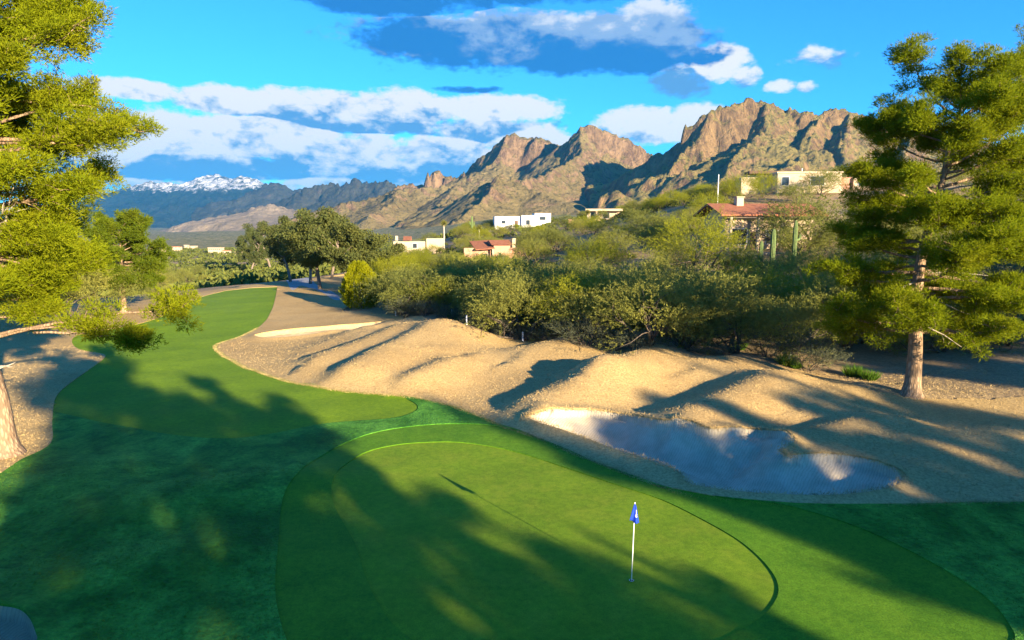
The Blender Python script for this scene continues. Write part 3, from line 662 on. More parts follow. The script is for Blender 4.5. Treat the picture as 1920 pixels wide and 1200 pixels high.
def bush_meshes(name, g, Hh, Wd, leafn, lsz, mk, **k):
    tm, v, f, tv, tf = mesquite_mesh(g, Hh, Wd, leafn, lsz, **k)
    tr = np.vstack([f[:, [0, 1, 2]], f[:, [0, 2, 3]]]); cm = mesh_np('crown', np.vstack([v, tv]), np.vstack([tr, tf + len(v)]), M[mk])
    return tm, cm, Hh, Wd
g1 = np.random.default_rng(21)
MESQ = [bush_meshes('m', g1, 5.6, 7.2, 15000, .17, 'mesq'), bush_meshes('m', g1, 5.0, 6.2, 14000, .16, 'mesq', droop=-.45), bush_meshes('m', g1, 4.4, 6.4, 13000, .16, 'mesq', flatk=.7), bush_meshes('m', g1, 6.0, 6.6, 15000, .17, 'mesq', stems=6)]
VERDE = [bush_meshes('v', g1, 5.2, 6.4, 15000, .15, 'verde', asp=.22, droop=.0), bush_meshes('v', g1, 4.6, 5.2, 12000, .15, 'verde', asp=.22, droop=-.1)]
GREY = [bush_meshes('g', g1, 2.4, 3.6, 6000, .13, 'grey', stems=9, asp=.16), bush_meshes('g', g1, 1.8, 3.0, 5000, .12, 'grey', stems=9, asp=.16, droop=.1)]
def bush(name, var, x, y, h, rz, label, cat='tree', group=None, wide=1.0, z=None):
    tm, cm, Hh, Wd = var; s = h / Hh
    o = empty(name, (x, y, (Hs(x, y) if z is None else z)), rz); o.scale = (s*wide, s*wide, s)
    obj('trunk', tm, o); obj('crown', cm, o); return tag(o, label, cat, group)

# ------------------------------------------------------------------ the two big pines
gp = np.random.default_rng(5)
pb = ground(1708, 741)
def env_r(z, a): return float(np.interp(z, [2, 4, 5.6, 8.6, 11, 13, 14.5, 16], [3.8, 5.1, 5.3, 4.6, 4.2, 4.4, 5.0, 4.3])) * (1.10 + .12 * math.cos(a))
PINE_R = pine('pine_tree', pb, [(0,0,-.3),(.05,0,2),(-.05,.1,5),(.0,.1,7.5),(.5,.1,10),(.8,0,12.2),(1.0,.1,13.6),(1.4,.2,15.0),(1.6,.2,15.9)], .40, env_r, (2.9, 15.2), 68, gp,
     'tall pine with bare lower trunk standing on tan grass beside the scrub', rise=(-.12, .42),
     extra=[((0,.1,6.6),(1,-.4,.25),3.2,.07,-.01,.3,True),((0,.1,6.2),(-1,-.5,.1),3.4,.06,-.04,.3,True),((.7,0,11),(1,-.5,.1),2.8,.06,0,.3,True),((0,0,5.4),(.9,-.7,-.1),2.6,.05,-.03,.3,True),((0,0,4),(.8,-.8,-.3),2.4,.05,-.03,.3,True),((.2,0,8.6),(-.7,-.8,.3),2.2,.05,0,.3,True)])
PINE_R.scale = (.95, .95, .94)
lb = ground(6, 853)
def env_l(z, a): return float(np.interp(z, [3.5, 6, 8, 10, 12, 14, 16, 18, 20, 22.5], [3.4, 3.9, 4.3, 4.9, 5.7, 5.4, 4.6, 4.4, 3.9, 1.9]))
t1, t2, t3 = at(338, 582, 27.6) - lb, at(264, 640, 27.0) - lb, at(215, 610, 27.0) - lb
PINE_L = pine('pine_tree', lb, [(0,0,-.3),(-.15,.1,2),(-.5,.2,4),(-.3,.3,6),(.1,.3,8),(.3,.2,11),(.3,.1,14),(.4,.1,17),(.5,0,20),(.5,0,22)], .52, env_l, (5.4, 21.6), 118, gp,
     'huge pine with pale lit trunk at picture edge, overhanging the fairway', density=.78,
     extra=[((-.4,.2,3.4),(.8,-.6,.5),1.6,.12,-.05,.3,True), ((.1,.2,8.6),(1,-.5,.25),3.6,.07,0,.3,True),((.1,.2,9.4),(.9,-.8,.05),3.4,.06,-.02,.3,True),((.1,.2,7.2),(.9,-.7,.1),3.0,.06,-.03,.3,True),((.1,.2,10.4),(.7,-.9,.3),2.6,.05,0,.3,True)],
     reach=[((-.4,.2,4.7), t1, .10, .84, .25), ((1.6,.2,5.0), t2, .06, .78, .1), ((-.4,.2,4.8), t3, .07, .6, .2)])
MB().tube([(-.35,.1,4.4),(-.9,.0,6.5),(-1.2,-.1,9.5),(-1.4,-.1,13),(-1.3,0,16)], [.3,.27,.22,.15,.06], 10).build('second_stem', M['bark'], PINE_L, True)
def copy_tree(o, loc, rz, sc, label, group):
    c = o.copy(); C.objects.link(c); c.location = loc; c.rotation_euler = (0, 0, rz); c.scale = (sc,)*3
    for ch in o.children:
        if ch.name.startswith('dead'): continue
        d = ch.copy(); C.objects.link(d); d.parent = c
    return tag(c, label, 'tree', group)
# pines standing behind and beside the viewer: their long shadows lie across the green
def uv(u, v): return .8*u - .6*v, .6*u + .8*v
GRP = 'pines behind the viewer that shade the green'
shade = [(-27, -34, .9, 'L'), (-16.5, -38, .88, 'L'), (-6.6, -36, .85, 'L'), (4.2, -36, .86, 'L'), (8.8, -28, .86, 'R'), (27, -58, .97, 'R'), (34, -54, .86, 'R'), (21.5, -48, .85, 'R'), (24.6, -50, .84, 'R'), (48, -24, 1.0, 'R'), (55, -14, .95, 'R'), (62, -14, .86, 'R'), (-.2, -20, .62, 'R'), (-40, -34, .9, 'L'), (12.4, -33, .56, 'R')]
words = ['first', 'second', 'third', 'fourth', 'fifth', 'sixth', 'seventh', 'eighth', 'ninth', 'tenth', 'eleventh', 'twelfth', 'thirteenth', 'fourteenth', 'fifteenth', 'sixteenth', 'seventeenth', 'eighteenth', 'nineteenth', 'twentieth']
for i, (u, v, sc, k) in enumerate(shade):
    x, y = uv(u, v)
    copy_tree(PINE_L if k == 'L' else PINE_R, (x, y, Hs(x, y)), i * 1.3, sc, 'pine outside the picture behind the viewer, casting the %s long shadow from the fairway' % words[i], GRP)

# ------------------------------------------------------------------ gum trees, cypress, left-hand trees
def gum(g, Hh, Wd, n, mk='euc'):
    m = MB(); T = wiggle((0, 0, -.3), (g.normal()*.08, g.normal()*.08, 1), Hh*.7, 7, g, .02, .06); m.tube(T, [.30*Hh/12*(1-.7*i/7) for i in range(8)], 9)
    tips = []
    for k in range(11):
        j = g.integers(2, 8); a = k*2.4; q = wiggle(T[j], (math.cos(a), math.sin(a), .9), Hh*.36, 5, g, .03, .15); m.tube(q, [.1*Hh/12*(1-.8*i/5) for i in range(6)], 5); tips += [q[-1], q[3]]
    k = 34; ph = g.uniform(0, 2*np.pi, k); ct = g.uniform(-1, 1, k); st = np.sqrt(1-ct**2); r = g.uniform(.5, 1, k)
    c = np.vstack([np.c_[np.cos(ph)*st*r*Wd*.5, np.sin(ph)*st*r*Wd*.5, Hh*.6+ct*r*Hh*.38], np.array(tips)])
    ci = g.integers(0, len(c), n); u = unit(g.normal(size=(n, 3)))*(g.uniform(0, 1, n)**.4)[:, None]
    P = c[ci] + u*[Wd*.125, Wd*.125, Hh*.075]; v, f = leaves(P, .40*(Hh/12)**.5, .40, g, np.array([0, 0, -.4]))
    return m.mesh('trunk', M['gum'], True), mesh_np('crown', v, f, M[mk]), Hh, Wd
gg = np.random.default_rng(33)
GUM = [gum(gg, 12, 8.6, 15000), gum(gg, 12, 6.4, 12000), gum(gg, 11, 10, 16000)]
gum_spots = [(600, 542, 385, 2, 'big spreading gum tree nearest the fairway, with dark leaning trunk'), (582, 532, 400, 0, 'gum tree with pale straight trunk behind the big spreading one'), (545, 528, 405, 1, 'dark narrow gum tree between the two spreading ones'),
             (508, 507, 412, 2, 'gum tree with forked pale trunk beside the tee'), (470, 516, 428, 1, 'yellowish gum tree at the end of the row, over the tee'), (655, 552, 400, 0, 'gum tree behind the yellow cypress'), (700, 548, 425, 2, 'loose pale gum tree next to the yellow cypress, towards the cream house'), (622, 522, 398, 1, 'dark gum tree at the back of the row')]
for i, (px, py, top, k, lab) in enumerate(gum_spots):
    p = ground(px, py); zt = at(px, top, p.y).z; bush('gum_tree', GUM[k], p.x, p.y, zt - p.z, i*1.9, lab, 'tree', 'gum trees beside the fairway')
def cypress(p, h, w, g):
    o = empty('cypress', p); n = 16000; a = g.uniform(0, 2*np.pi, n); t = g.uniform(0, 1, n)**.85
    prof = np.sin(np.clip(t*.86+.12, 0, 1)*np.pi)**.55*(1-.35*t); lob = 1+.12*np.sin(a*5+t*9)+.10*np.sin(a*9-t*15+2)+.10*np.sin(a*2+3.2+t*3)+.05*np.sin(a*17+t*31)
    r = w*.5*prof*lob*g.uniform(.86, 1.02, n); P = np.c_[np.cos(a)*r, np.sin(a)*r, t*h*(1+.03*np.sin(a*4))]
    D = unit(np.c_[np.cos(a)*.6, np.sin(a)*.6, np.full(n, .9)]+g.normal(size=(n, 3))*.25); v, f = blades(P, D, g.uniform(.14, .3, n), .09, g)
    obj('crown', mesh_np('crown', v, f, M['cyp']), o)
    m = MB(); m.tube([(0,0,-.2),(0,0,h*.5),(0,0,h*.85)], [.16,.1,.03], 8); m.build('trunk', M['twig'], o)
    return tag(o, 'rounded yellow-green cypress with dense clipped crown beside the rough', 'tree')
p = ground(676, 577); cypress(p, 5.0, 4.6, gg)
# round pine behind the big one, and other trees along the far side of the fairway
g2 = np.random.default_rng(9)
p = ground(232, 586)
pine('pine_tree', p, [(0,0,-.3),(.1,0,2),(.1,.1,4),(.2,0,6),(.2,0,8.5)], .30, lambda z, a: float(np.interp(z, [2.5, 5, 7, 9.3], [3.2, 4.6, 4.2, 1.5])), (2.6, 8.4), 40, g2, 'round dark pine with short pale trunk behind the huge pine', None, density=.5, needle=.24, nw=.06, leaf='pine_dark')
gl_ = []
for k, (px, py, top) in enumerate([(120,610,440),(60,622,450),(180,600,470),(290,560,480),(318,552,496),(350,545,492),(385,540,500),(412,531,497),(438,524,500),(455,519,480),(300,545,478),(340,535,486),(372,530,482),(405,522,488),(432,516,490),(285,570,512),(20,600,480)]):
    p = ground(px, py - 9); zt = at(px, top, p.y).z
    var = MESQ[k % 4]; zt -= p.y * .010
    gl_.append((px, p, zt - p.z, var))
for i, (px, p, h, var) in enumerate(sorted(gl_, key=lambda q: q[0])):
    bush('mesquite_tree', var, p.x, p.y, max(2.2, h), i*1.1, 'bushy mesquite along the fairway opposite the gums, %s counting towards the tee' % words[i], 'tree', 'mesquites along the fairway opposite the gum trees', .78)

# ------------------------------------------------------------------ houses
M['white'] = m_plain('white_stucco', (.66, .64, .60), .9, .04, 1.5)
M['cream'] = m_plain('cream_stucco', (.45, .36, .25), .9, .06, 1.5)
M['tan'] = m_plain('tan_stucco', (.42, .32, .22), .9, .08, 1.5)
M['pink'] = m_plain('pink_stucco', (.42, .23, .16), .9, .07, 1.5)
M['glass'] = m_plain('dark_glass', (.03, .04, .05), .15, .1, 1, .6)
M['wood'] = m_plain('dark_wood', (.10, .065, .045), .8, .2, 4)
def m_tile():
    m, t, o = new_mat('clay_roof_tiles'); v = obj_vec(t); w = t.nodes.new('ShaderNodeTexWave'); t.links.new(v.s, w.inputs[0]); w.bands_direction = 'X'; w.inputs['Scale'].default_value = 1.6
    w2 = t.nodes.new('ShaderNodeTexWave'); t.links.new(v.s, w2.inputs[0]); w2.bands_direction = 'Y'; w2.wave_profile = 'SAW'; w2.inputs['Scale'].default_value = .9
    n = noise(t, v, 2.5, 5, .7); cc = mixc(t, n.ss(.3, .7), (.30, .115, .065), (.40, .175, .10))
    cc = mixc(t, X(t, w.outputs[1]).ss(.0, .4), mixc(t, 1.0, cc, (.5, .5, .5), 'MULTIPLY'), cc)
    bsdf(t, o, cc, .9, X(t, w.outputs[1]) + X(t, w2.outputs[1]) * .5, .8, .08, .1); return m
M['tile'] = m_tile()
def house(px, py, Y, label, rz=0):
    p = at(px, py, Y); o = empty('house', (p.x, p.y, p.z), rz); return tag(o, label, 'house')
def win(o, x0, x1, z0, z1, y, nm='window', fr='white'):
    w = boxo(nm, M['glass'], o, x0, x1, y - .03, y + .06, z0, z1)
    f = MB(); t = .07
    f.box(x0 - t, x0, y - .08, y + .05, z0 - t, z1 + t).box(x1, x1 + t, y - .08, y + .05, z0 - t, z1 + t).box(x0, x1, y - .08, y + .05, z1, z1 + t).box(x0, x1, y - .08, y + .05, z0 - t, z0)
    f.build('frame', M[fr], w)
# white house far up the slope
h = house(985, 427, 208, 'white flat-roofed block house on the rise under the shadowed mountain', .12)
boxo('wall', M['white'], h, 2.9, 7.8, 0, 6, -1.5, 4.3); boxo('wing', M['white'], h, -9.2, 2.88, .3, 6, -1.5, 3.4); boxo('entrance_wall', M['white'], h, -1.2, 2.86, -.6, .28, -1.5, 3.7)
boxo('parapet', M['tan'], h, 2.8, 7.9, -.1, 6.1, 4.3, 4.42); boxo('terrace_wall', M['white'], h, 7.82, 11.4, -1, -.6, -1.5, .7)
win(h, .1, 1.3, .9, 2.3, -.62); win(h, -7.2, -6.0, 1.2, 2.2, .28); win(h, 4.3, 6.2, 2.3, 3.3, -.02); boxo('door', M['wood'], h, -3.2, -2.2, .2, .32, 0, 2.1)
# tan house with deep porch
h = house(1128, 413, 188, 'tan flat-roofed house with shaded porch and columns, next to the white house', -.1)
boxo('wall', M['tan'], h, -3.6, 5, 1.6, 7, -2, 2.5); boxo('roof', M['cream'], h, -4.4, 5.6, -.2, 7.4, 2.5, 3.1)
for x in (-3.9, -1.6): boxo('column', M['tan'], h, x, x + .5, 0, .5, -2, 2.49)
win(h, -3, -.8, .3, 2.1, 1.58); win(h, .4, 2.2, .5, 2.1, 1.58); boxo('garden_wall', M['pink'], h, -9, -5.5, -1, -.7, -2, .3)
# pink house with clay roof
h = house(925, 490, 118, 'pink stucco house with clay tile roof low in the scrub', .25)
boxo('wall', M['pink'], h, 0.1, 3.0, 0, 5, -1, 2.75); boxo('wing', M['pink'], h, -2.6, .08, .9, 5, -1, 1.9); boxo('side_wall', M['pink'], h, 3.02, 6.2, 1.2, 5, -1, 2.25); boxo('garden_wall', M['pink'], h, -5.0, -2.62, .6, .9, -1, 2.3)
r = MB(); r.add([(-3.2,-.4,1.95),(.2,-.4,2.15),(.2,5.2,3.4),(-3.2,5.2,3.2),(-3.2,-.4,2.1),(.2,-.4,2.3),(.2,5.2,3.55),(-3.2,5.2,3.35)], [(3,2,1,0),(4,5,6,7),(0,1,5,4),(1,2,6,5),(2,3,7,6),(3,0,4,7)])
r.add([(-.3,-.4,2.78),(3.4,-.4,2.78),(3.4,2.5,3.6),(-.3,2.5,3.6),(3.4,5.3,2.78),(-.3,5.3,2.78)], [(0,1,2,3),(3,2,4,5),(0,3,5),(1,4,2),(0,5,4,1)])
ro = r.build('roof', M['tile'], h); boxo('chimney', M['cream'], ro, 3.9, 4.5, 2, 2.7, 2.2, 3.9)
win(h, .9, 1.4, .2, 1.5, -.02, fr='tan'); win(h, -1.9, -.8, .4, 1.3, .88, fr='tan'); boxo('post', M['cream'], h, -.25, .02, -.3, 0, -1, 2.1)
# cream house half hidden by trees
h = house(785, 470, 165, 'cream house with small orange roof and tall pale wall behind the gum trees', .1)
boxo('wall', M['cream'], h, -6.0, 1.6, .5, 7, -2, 2.2); boxo('white_wall', M['cream'], h, 1.9, 6.0, 0, 5, -2, 2.9); boxo('garden_wall', M['cream'], h, -6.5, -2, -5, -4.6, -3, -.6)
r = MB(); r.add([(-3.7,.1,2.42),(-1.8,.1,2.42),(-1.8,3,3.4),(-3.7,3,3.4),(-1.8,6,2.42),(-3.7,6,2.42)], [(0,1,2,3),(3,2,4,5),(0,3,5),(1,4,2),(0,5,4,1)]); r.build('roof', M['tile'], h)
boxo('chimney', M['cream'], h, -5.6, -5.0, 2, 2.6, 2.4, 3.5); win(h, -5.2, -4.2, .6, 1.7, .48); win(h, -1.4, -.4, .6, 1.7, .48)
# ranch house with tiled roof
h = house(1425, 462, 88, 'long brown house with terracotta gable roof and square chimney above the cacti', .1)
boxo('wall', M['tan'], h, -4.4, 7.5, 1.0, 8, -1.5, 3.6)
r = MB(); x0, x1 = -5.6, 8.5; yv = (-.8, 4.2, 9.2); zv = (4.05, 5.55, 4.05); th = .22
r.add([(x0,yv[0],zv[0]),(x1,yv[0],zv[0]),(x1,yv[1],zv[1]),(x0,yv[1],zv[1]),(x1,yv[2],zv[2]),(x0,yv[2],zv[2])] + [(x0,yv[0],zv[0]-th),(x1,yv[0],zv[0]-th),(x1,yv[1],zv[1]-th),(x0,yv[1],zv[1]-th),(x1,yv[2],zv[2]-th),(x0,yv[2],zv[2]-th)],
      [(0,1,2,3),(3,2,4,5),(7,6,9,8),(8,9,11,10),(0,6,7,1),(4,10,11,5),(0,3,9,6),(3,5,11,9),(1,7,8,2),(2,8,10,4)])
ro = r.build('roof', M['tile'], h); boxo('chimney', M['cream'], ro, -2.0, -1.1, 3.0, 3.9, 4.9, 6.3); boxo('chimney_cap', M['tan'], ro, -2.12, -.98, 2.88, 4.02, 6.3, 6.42)
MB().add([(-4.42,1.0,3.58),(-4.42,8,3.58),(-4.42,4.2,5.2),(-4.3,1.0,3.58),(-4.3,8,3.58),(-4.3,4.2,5.2)], [(0,2,1),(3,4,5),(0,3,5,2),(1,2,5,4),(0,1,4,3)]).build('gable', M['tan'], h)
for x in (-4.2, -.6, 2.6): boxo('post', M['cream'], h, x, x+.28, -.3, 0, -1.5, 4.0)
win(h, -3.4, -1.4, .2, 2.2, .98); boxo('door', M['wood'], h, -.9, .1, .93, 1.02, -.6, 1.8); win(h, 1.2, 2.8, .3, 2.0, .98); boxo('terrace', M['cream'], h, -4.6, 4, -2.6, .98, -1.2, -.7)
# hilltop house
h = house(1500, 350, 138, 'long modern flat-roofed house on the hilltop under the big mountain', -.08)
boxo('wall', M['cream'], h, -4.4, 7.9, 0, 6, -2, 2.6); boxo('wing', M['cream'], h, -10.6, -4.42, 3.4, 9, -2, 2.1); boxo('roof', M['cream'], h, -4.6, 8.1, -.2, 6.2, 2.6, 2.95); boxo('roof_slab', M['wood'], h, -8.6, -1.0, 5.2, 9.4, 2.96, 3.5)
boxo('garden_wall', M['cream'], h, -2.5, 7.0, -3.6, -3.2, -2.4, -.2); boxo('block', M['pink'], h, 8.3, 10.6, 1.6, 7, -2, 1.9); boxo('end_block', M['cream'], h, 10.62, 15.2, 1.0, 7, -2, 1.8)
win(h, -3.6, -2.2, .3, 1.9, -.02); win(h, 2.0, 4.6, .2, 2.0, -.02); win(h, 11.5, 13, .3, 1.3, .98); MB().tube([(1.2,3,2.9),(1.2,3,3.8)], [.1,.1], 6).build('vent_pipe', M['white'], h)
# far valley houses
for i, (px, py, w, hh, Y, mk, lab) in enumerate([(306,466,9,4,760,'tan','small tan house at the end of the valley row, beside the huge pine'), (330,466,18,4,740,'cream','long low cream house in the valley, second from the huge pine'), (349,464,10,5,900,'cream','tiny cream house in the valley behind the long low one'),
      (362,465,14,4,880,'cream','cream valley house with flat roof, left of the widest one'), (402,470,30,6,640,'cream','widest cream house in the valley, flat roofed'), (424,476,16,7,600,'cream','cream valley house just below the widest one'), (446,478,14,6,590,'tan','tan valley house nearest the gum trees'), (294,492,10,6,420,'cream','lone cream house low in the valley scrub')]):
    p = at(px, py, Y); k = Y/1280.; o = empty('house', p); W2, H2 = w*k*.4, hh*k*.8; tag(o, lab, 'house', 'far houses in the valley')
    boxo('wall', M[mk], o, -W2, W2, 0, W2*1.3, -5.5, H2); boxo('roof', M['tile' if i in (1, 5) else 'cream'], o, -W2*1.04, W2*1.04, -.4, W2*1.36, H2, H2 + .5)
    n = max(2, int(w / 5))
    for j in range(n): xx = -W2*.8 + 1.6*W2*j/max(1, n-1); boxo('window', M['glass'], o, xx-.5, xx+.5, -.06, .05, H2*.35, H2*.75)

# ------------------------------------------------------------------ desert scrub on the slope
KEEP = [(640,500,714,560,80), (930,398,1040,420,200), (1098,388,1155,403,180), (880,452,960,474,112), (800,443,832,454,158), (745,442,775,449,158), (1343,372,1430,396,84), (1440,420,1492,462,76), (1462,316,1645,340,130), (785,465,812,495,120)]
def cleared(x, y, z, h, w):
    for _ in range(9):
        cx, ty = to_pix(x, y, z + h*.95); k = FPX / y * w * .45
        bad = False
        for (a, b, c, d, Y) in KEEP:
            if y < Y + 3 and cx + k > a and cx - k < c and ty < d:
                ov = (min(cx + k, c) - max(cx - k, a)) / (c - a)
                if ov > .12: bad = True
        if not bad: return h
        h *= .82
    return 0
g3 = np.random.default_rng(17)
rows = []
front = spline(G([(730,583),(800,594),(870,606),(940,632),(1000,642),(1100,649),(1200,655),(1300,660),(1400,663),(1480,682),(1560,704)]), 6, False)
L = np.r_[0, np.cumsum(np.linalg.norm(np.diff(front, axis=0), axis=1))]
row = []
s = 1.0
while s < L[-1]:
    x = np.interp(s, L, front[:, 0]); y = np.interp(s, L, front[:, 1]); row.append((x + 1.2 + g3.normal()*.4, y + 2.4 + g3.normal()*.6, g3.uniform(3.4, 5.6))); s += g3.uniform(3.0, 4.2)
rows.append(row)
for (Y, x0, x1, dx_, h0, h1) in [(0,0,0,0,0,0)]: pass
def rowline(off, step, h0, h1, spread, xext=0):
    r = []; s = g3.uniform(0, 2)
    while s < L[-1] + xext:
        t = min(s, L[-1]); x = np.interp(t, L, front[:, 0]) + max(0, s - L[-1])*.9; y = np.interp(t, L, front[:, 1])
        r.append((x*(1 + off/62.) + g3.normal()*spread, y + off + g3.normal()*spread, g3.uniform(h0, h1))); s += step*g3.uniform(.75, 1.3)
    return r
rows += [rowline(7, 4.6, 4.6, 6.6, .8, 14), rowline(13, 5.0, 4.6, 6.4, 1.0, 18), rowline(20, 5.6, 4.2, 6.2, 1.4, 24), rowline(29, 6.2, 3.6, 5.6, 1.6, 30), rowline(40, 6, 3.2, 5.2, 2., 34), rowline(53, 6.4, 3, 5, 2.4, 34), rowline(68, 7, 3, 5, 2.8, 34), rowline(86, 8, 2.8, 4.8, 3, 30), rowline(104, 8, 2.6, 4.4, 4, 30), rowline(124, 8, 2.4, 4.2, 4, 30), rowline(146, 9, 2.2, 4.0, 5, 20)]
rowname = ['thicket front row', 'thicket second row', 'thicket third row', 'fourth slope row', 'fifth slope row', 'sixth slope row', 'seventh slope row', 'eighth slope row', 'ninth slope row', 'tenth slope row', 'eleventh slope row', 'farthest slope row']
houses_xy = [(at(985,425,211), 12), (at(1128,412,191), 9), (at(925,488,121), 7), (at(785,470,168), 8), (at(1425,460,92), 10), (at(1500,350,142), 13), (at(1600,350,142), 8)]
def ordw(i):
    if i < 20: return words[i]
    k, r_ = divmod(i + 1, 10); t_ = ['', '', 'twenty', 'thirty', 'forty', 'fifty', 'sixty', 'seventy'][k]
    return t_ + '-' + words[r_ - 1] if r_ else t_[:-1] + 'ieth'
for ri, r in enumerate(rows):
    keep = []
    for (x, y, h) in r:
        if any(math.hypot(x-q.x, y-q.y) < rr for q, rr in houses_xy): continue
        if math.hypot(x - pb.x, y - pb.y) < 3: continue
        z = Hs(x, y); h2 = cleared(x, y, z, h, h*1.25)
        if h2 < 1.1: continue
        keep.append((x, y, z, h2, h2 < 2.0))
    keep.sort(key=lambda q: math.atan2(q[0], q[1]))
    n = [0, 0, 0]
    for (x, y, z, h, small) in keep:
        q = g3.uniform(); kk = 2 if ((small and q < .6) or q < .06) else (1 if (q < (.22 if ri < 3 else .45) or (small and q < .8)) else 0)
        nm, var, adj = (('mesquite_tree', MESQ[g3.integers(0, 4)], 'olive mesquite'), ('palo_verde', VERDE[g3.integers(0, 2)], 'yellow-green palo verde'), ('desert_shrub', GREY[g3.integers(0, 2)], 'low grey-green shrub'))[kk]
        bush(nm, var, x, y, h, g3.uniform(0, 6.3), '%s, %s of its kind from the cypress, %s' % (adj, ordw(n[kk]), rowname[ri]), 'tree' if kk < 2 else 'shrub', 'scrub on the desert slope', g3.uniform(.92, 1.18)); n[kk] += 1
# looser scrub between the houses, up to the white house
sc_ = []
while len(sc_) < 95:
    Y = g3.uniform(92, 228); px = g3.uniform(690, 1330); x = at(px, 450, Y).x
    if any(math.hypot(x-q.x, Y-q.y) < rr - 2 for q, rr in houses_xy) or any(math.hypot(x-a_, Y-b_) < 3.2 for a_, b_, *_ in sc_): continue
    z = Hs(x, Y); h2 = cleared(x, Y, z, g3.uniform(2.2, 4.4), 4.5); sc_.append((x, Y, z, h2))
sc_.sort(key=lambda q: math.atan2(q[0], q[1])); n = [0, 0]
for (x, y, z, h) in sc_:
    if h < .9: continue
    kk = int(g3.uniform() < .45); t_ = n[kk]; n[kk] += 1
    bush(('mesquite_tree', 'palo_verde')[kk], (MESQ[g3.integers(0, 4)], VERDE[g3.integers(0, 2)])[kk], x, y, h, g3.uniform(0, 6.3), '%s in the loose scrub between the houses, %s from the gum trees' % (('olive mesquite', 'yellow-green palo verde')[kk], ordw(t_)), 'tree', 'loose scrub between the houses', g3.uniform(.95, 1.3))
# grey shrubs in front of the thicket
k = 0
for t in np.linspace(.04, .98, 18):
    x = np.interp(t*L[-1], L, front[:, 0]); y = np.interp(t*L[-1], L, front[:, 1])
    bush('desert_shrub', GREY[k % 2], x + g3.normal()*.5, y + .4 + g3.normal()*.5, g3.uniform(1.1, 2.3), g3.uniform(0, 6), 'twiggy grey shrub at the foot of the thicket, %s from the yellow cypress' % ordw(k), 'shrub', 'shrubs at the foot of the thicket'); k += 1
# big trees picked out by the photograph
for (px, py, Y, top, var, lab, cat, wd) in [(1505, 468, 84, 352, MESQ[3], 'broad bright mesquite half covering the terracotta roof', 'tree', 1.25), (1433, 352, 134, 318, VERDE[1], 'dense round green tree before the hilltop house', 'tree', .75), (1540, 352, 132, 313, MESQ[2], 'flat-topped acacia in front of the hilltop house wall', 'tree', .9),
      (1385, 372, 128, 326, VERDE[0], 'wide palo verde beside the white pole on the hill', 'tree', 1.2), (1190, 410, 165, 372, MESQ[0], 'round pale mesquite standing alone behind the tan house', 'tree', 1.), (1226, 405, 170, 378, VERDE[1], 'small bright green tree right of the lone round mesquite', 'tree', 1.), (796, 505, 125, 468, VERDE[1], 'small round yellow-green tree below the pale wall', 'tree', .9), (1310, 480, 74, 395, VERDE[0], 'tall yellow palo verde before the brown house', 'tree', 1.1),
      (1610, 640, 48, 520, MESQ[1], 'dark mesquite directly behind the tall pine trunk', 'tree', 1.2), (1760, 690, 44, 560, MESQ[0], 'dense dark mesquite behind the tall pine, towards the picture edge', 'tree', 1.2), (1880, 700, 44, 540, MESQ[2], 'outermost dark mesquite at the picture edge behind the pine', 'tree', 1.2)]:
    x = at(px, py, Y).x; z = Hs(x, Y); zt = at(px, top, Y).z; bush('mesquite_tree' if var in MESQ else 'palo_verde', var, x, Y, max(2.0, zt - z), px*.1, lab, cat, None, wd)

# ------------------------------------------------------------------ cacti, palms, poles
M['cactus'] = m_plain('saguaro_skin', (.12, .17, .06), .8, .2, 4)
def saguaro(px, base, top, Y, lab, arms=(), r=.24):
    x = at(px, base, Y).x; z = Hs(x, Y); zt = at(px, top, Y).z; h = max(1.6, zt - z); o = empty('saguaro_cactus', (x, Y, z - .1)); tag(o, lab, 'cactus', 'saguaro cacti on the slope')
    def ribbed(P, R):
        m = MB(); P = [Vector(p) for p in P]; n = 24; v = []
        for p, rr in zip(P, R): v += [p + Vector((math.cos(2*math.pi*j/n), math.sin(2*math.pi*j/n), 0))*rr*(1.0 if j % 2 else .78) for j in range(n)]
        f = [(i*n+j, i*n+(j+1) % n, (i+1)*n+(j+1) % n, (i+1)*n+j) for i in range(len(P)-1) for j in range(n)]; f.append(tuple(range((len(P)-1)*n, len(P)*n))); return m.add(v, f)
    ribbed([(0,0,0),(0,0,h*.4),(0,0,h*.8),(0,0,h*.93),(0,0,h*.98),(0,0,h)], [r*.85,r,r*.95,r*.82,r*.5,r*.12]).build('stem', M['cactus'], o)
    for (a, t, L_) in arms:
        c, s_ = math.cos(a), math.sin(a); z0 = h*t
        MB().tube([(0,0,z0),(c*.35,s_*.35,z0+.02),(c*.55,s_*.55,z0+.2)], [r*.55,r*.55,r*.6], 10).build('arm', M['cactus'], o)
        ribbed([(c*.56,s_*.56,z0+.12),(c*.58,s_*.58,z0+.12+L_*.7),(c*.58,s_*.58,z0+.12+L_*.95),(c*.58,s_*.58,z0+.14+L_)], [r*.6,r*.62,r*.45,r*.1]).build('arm_tip', M['cactus'], o)
saguaro(1489, 476, 411, 74, 'tall saguaro with one short arm below the brown house', [(0.2, .62, .5)]); saguaro(1449, 470, 427, 72, 'plain straight saguaro in the middle of the three below the brown house', r=.27); saguaro(1427, 472, 449, 70, 'shortest of three saguaros below the brown house', r=.22)
saguaro(885, 428, 404, 196, 'slim saguaro with two arms left of the white house', [(0, .45, 1.0), (3.1, .5, .8)], .3); saguaro(974, 440, 428, 180, 'small saguaro in front of the white house'); saguaro(1335, 395, 372, 118, 'saguaro among shrubs left of the terracotta roof')
M['palm'] = m_leaf('yucca_leaves', (.20, .20, .05), (.15, .15, .035), (.24, .22, .07), .2, .2)
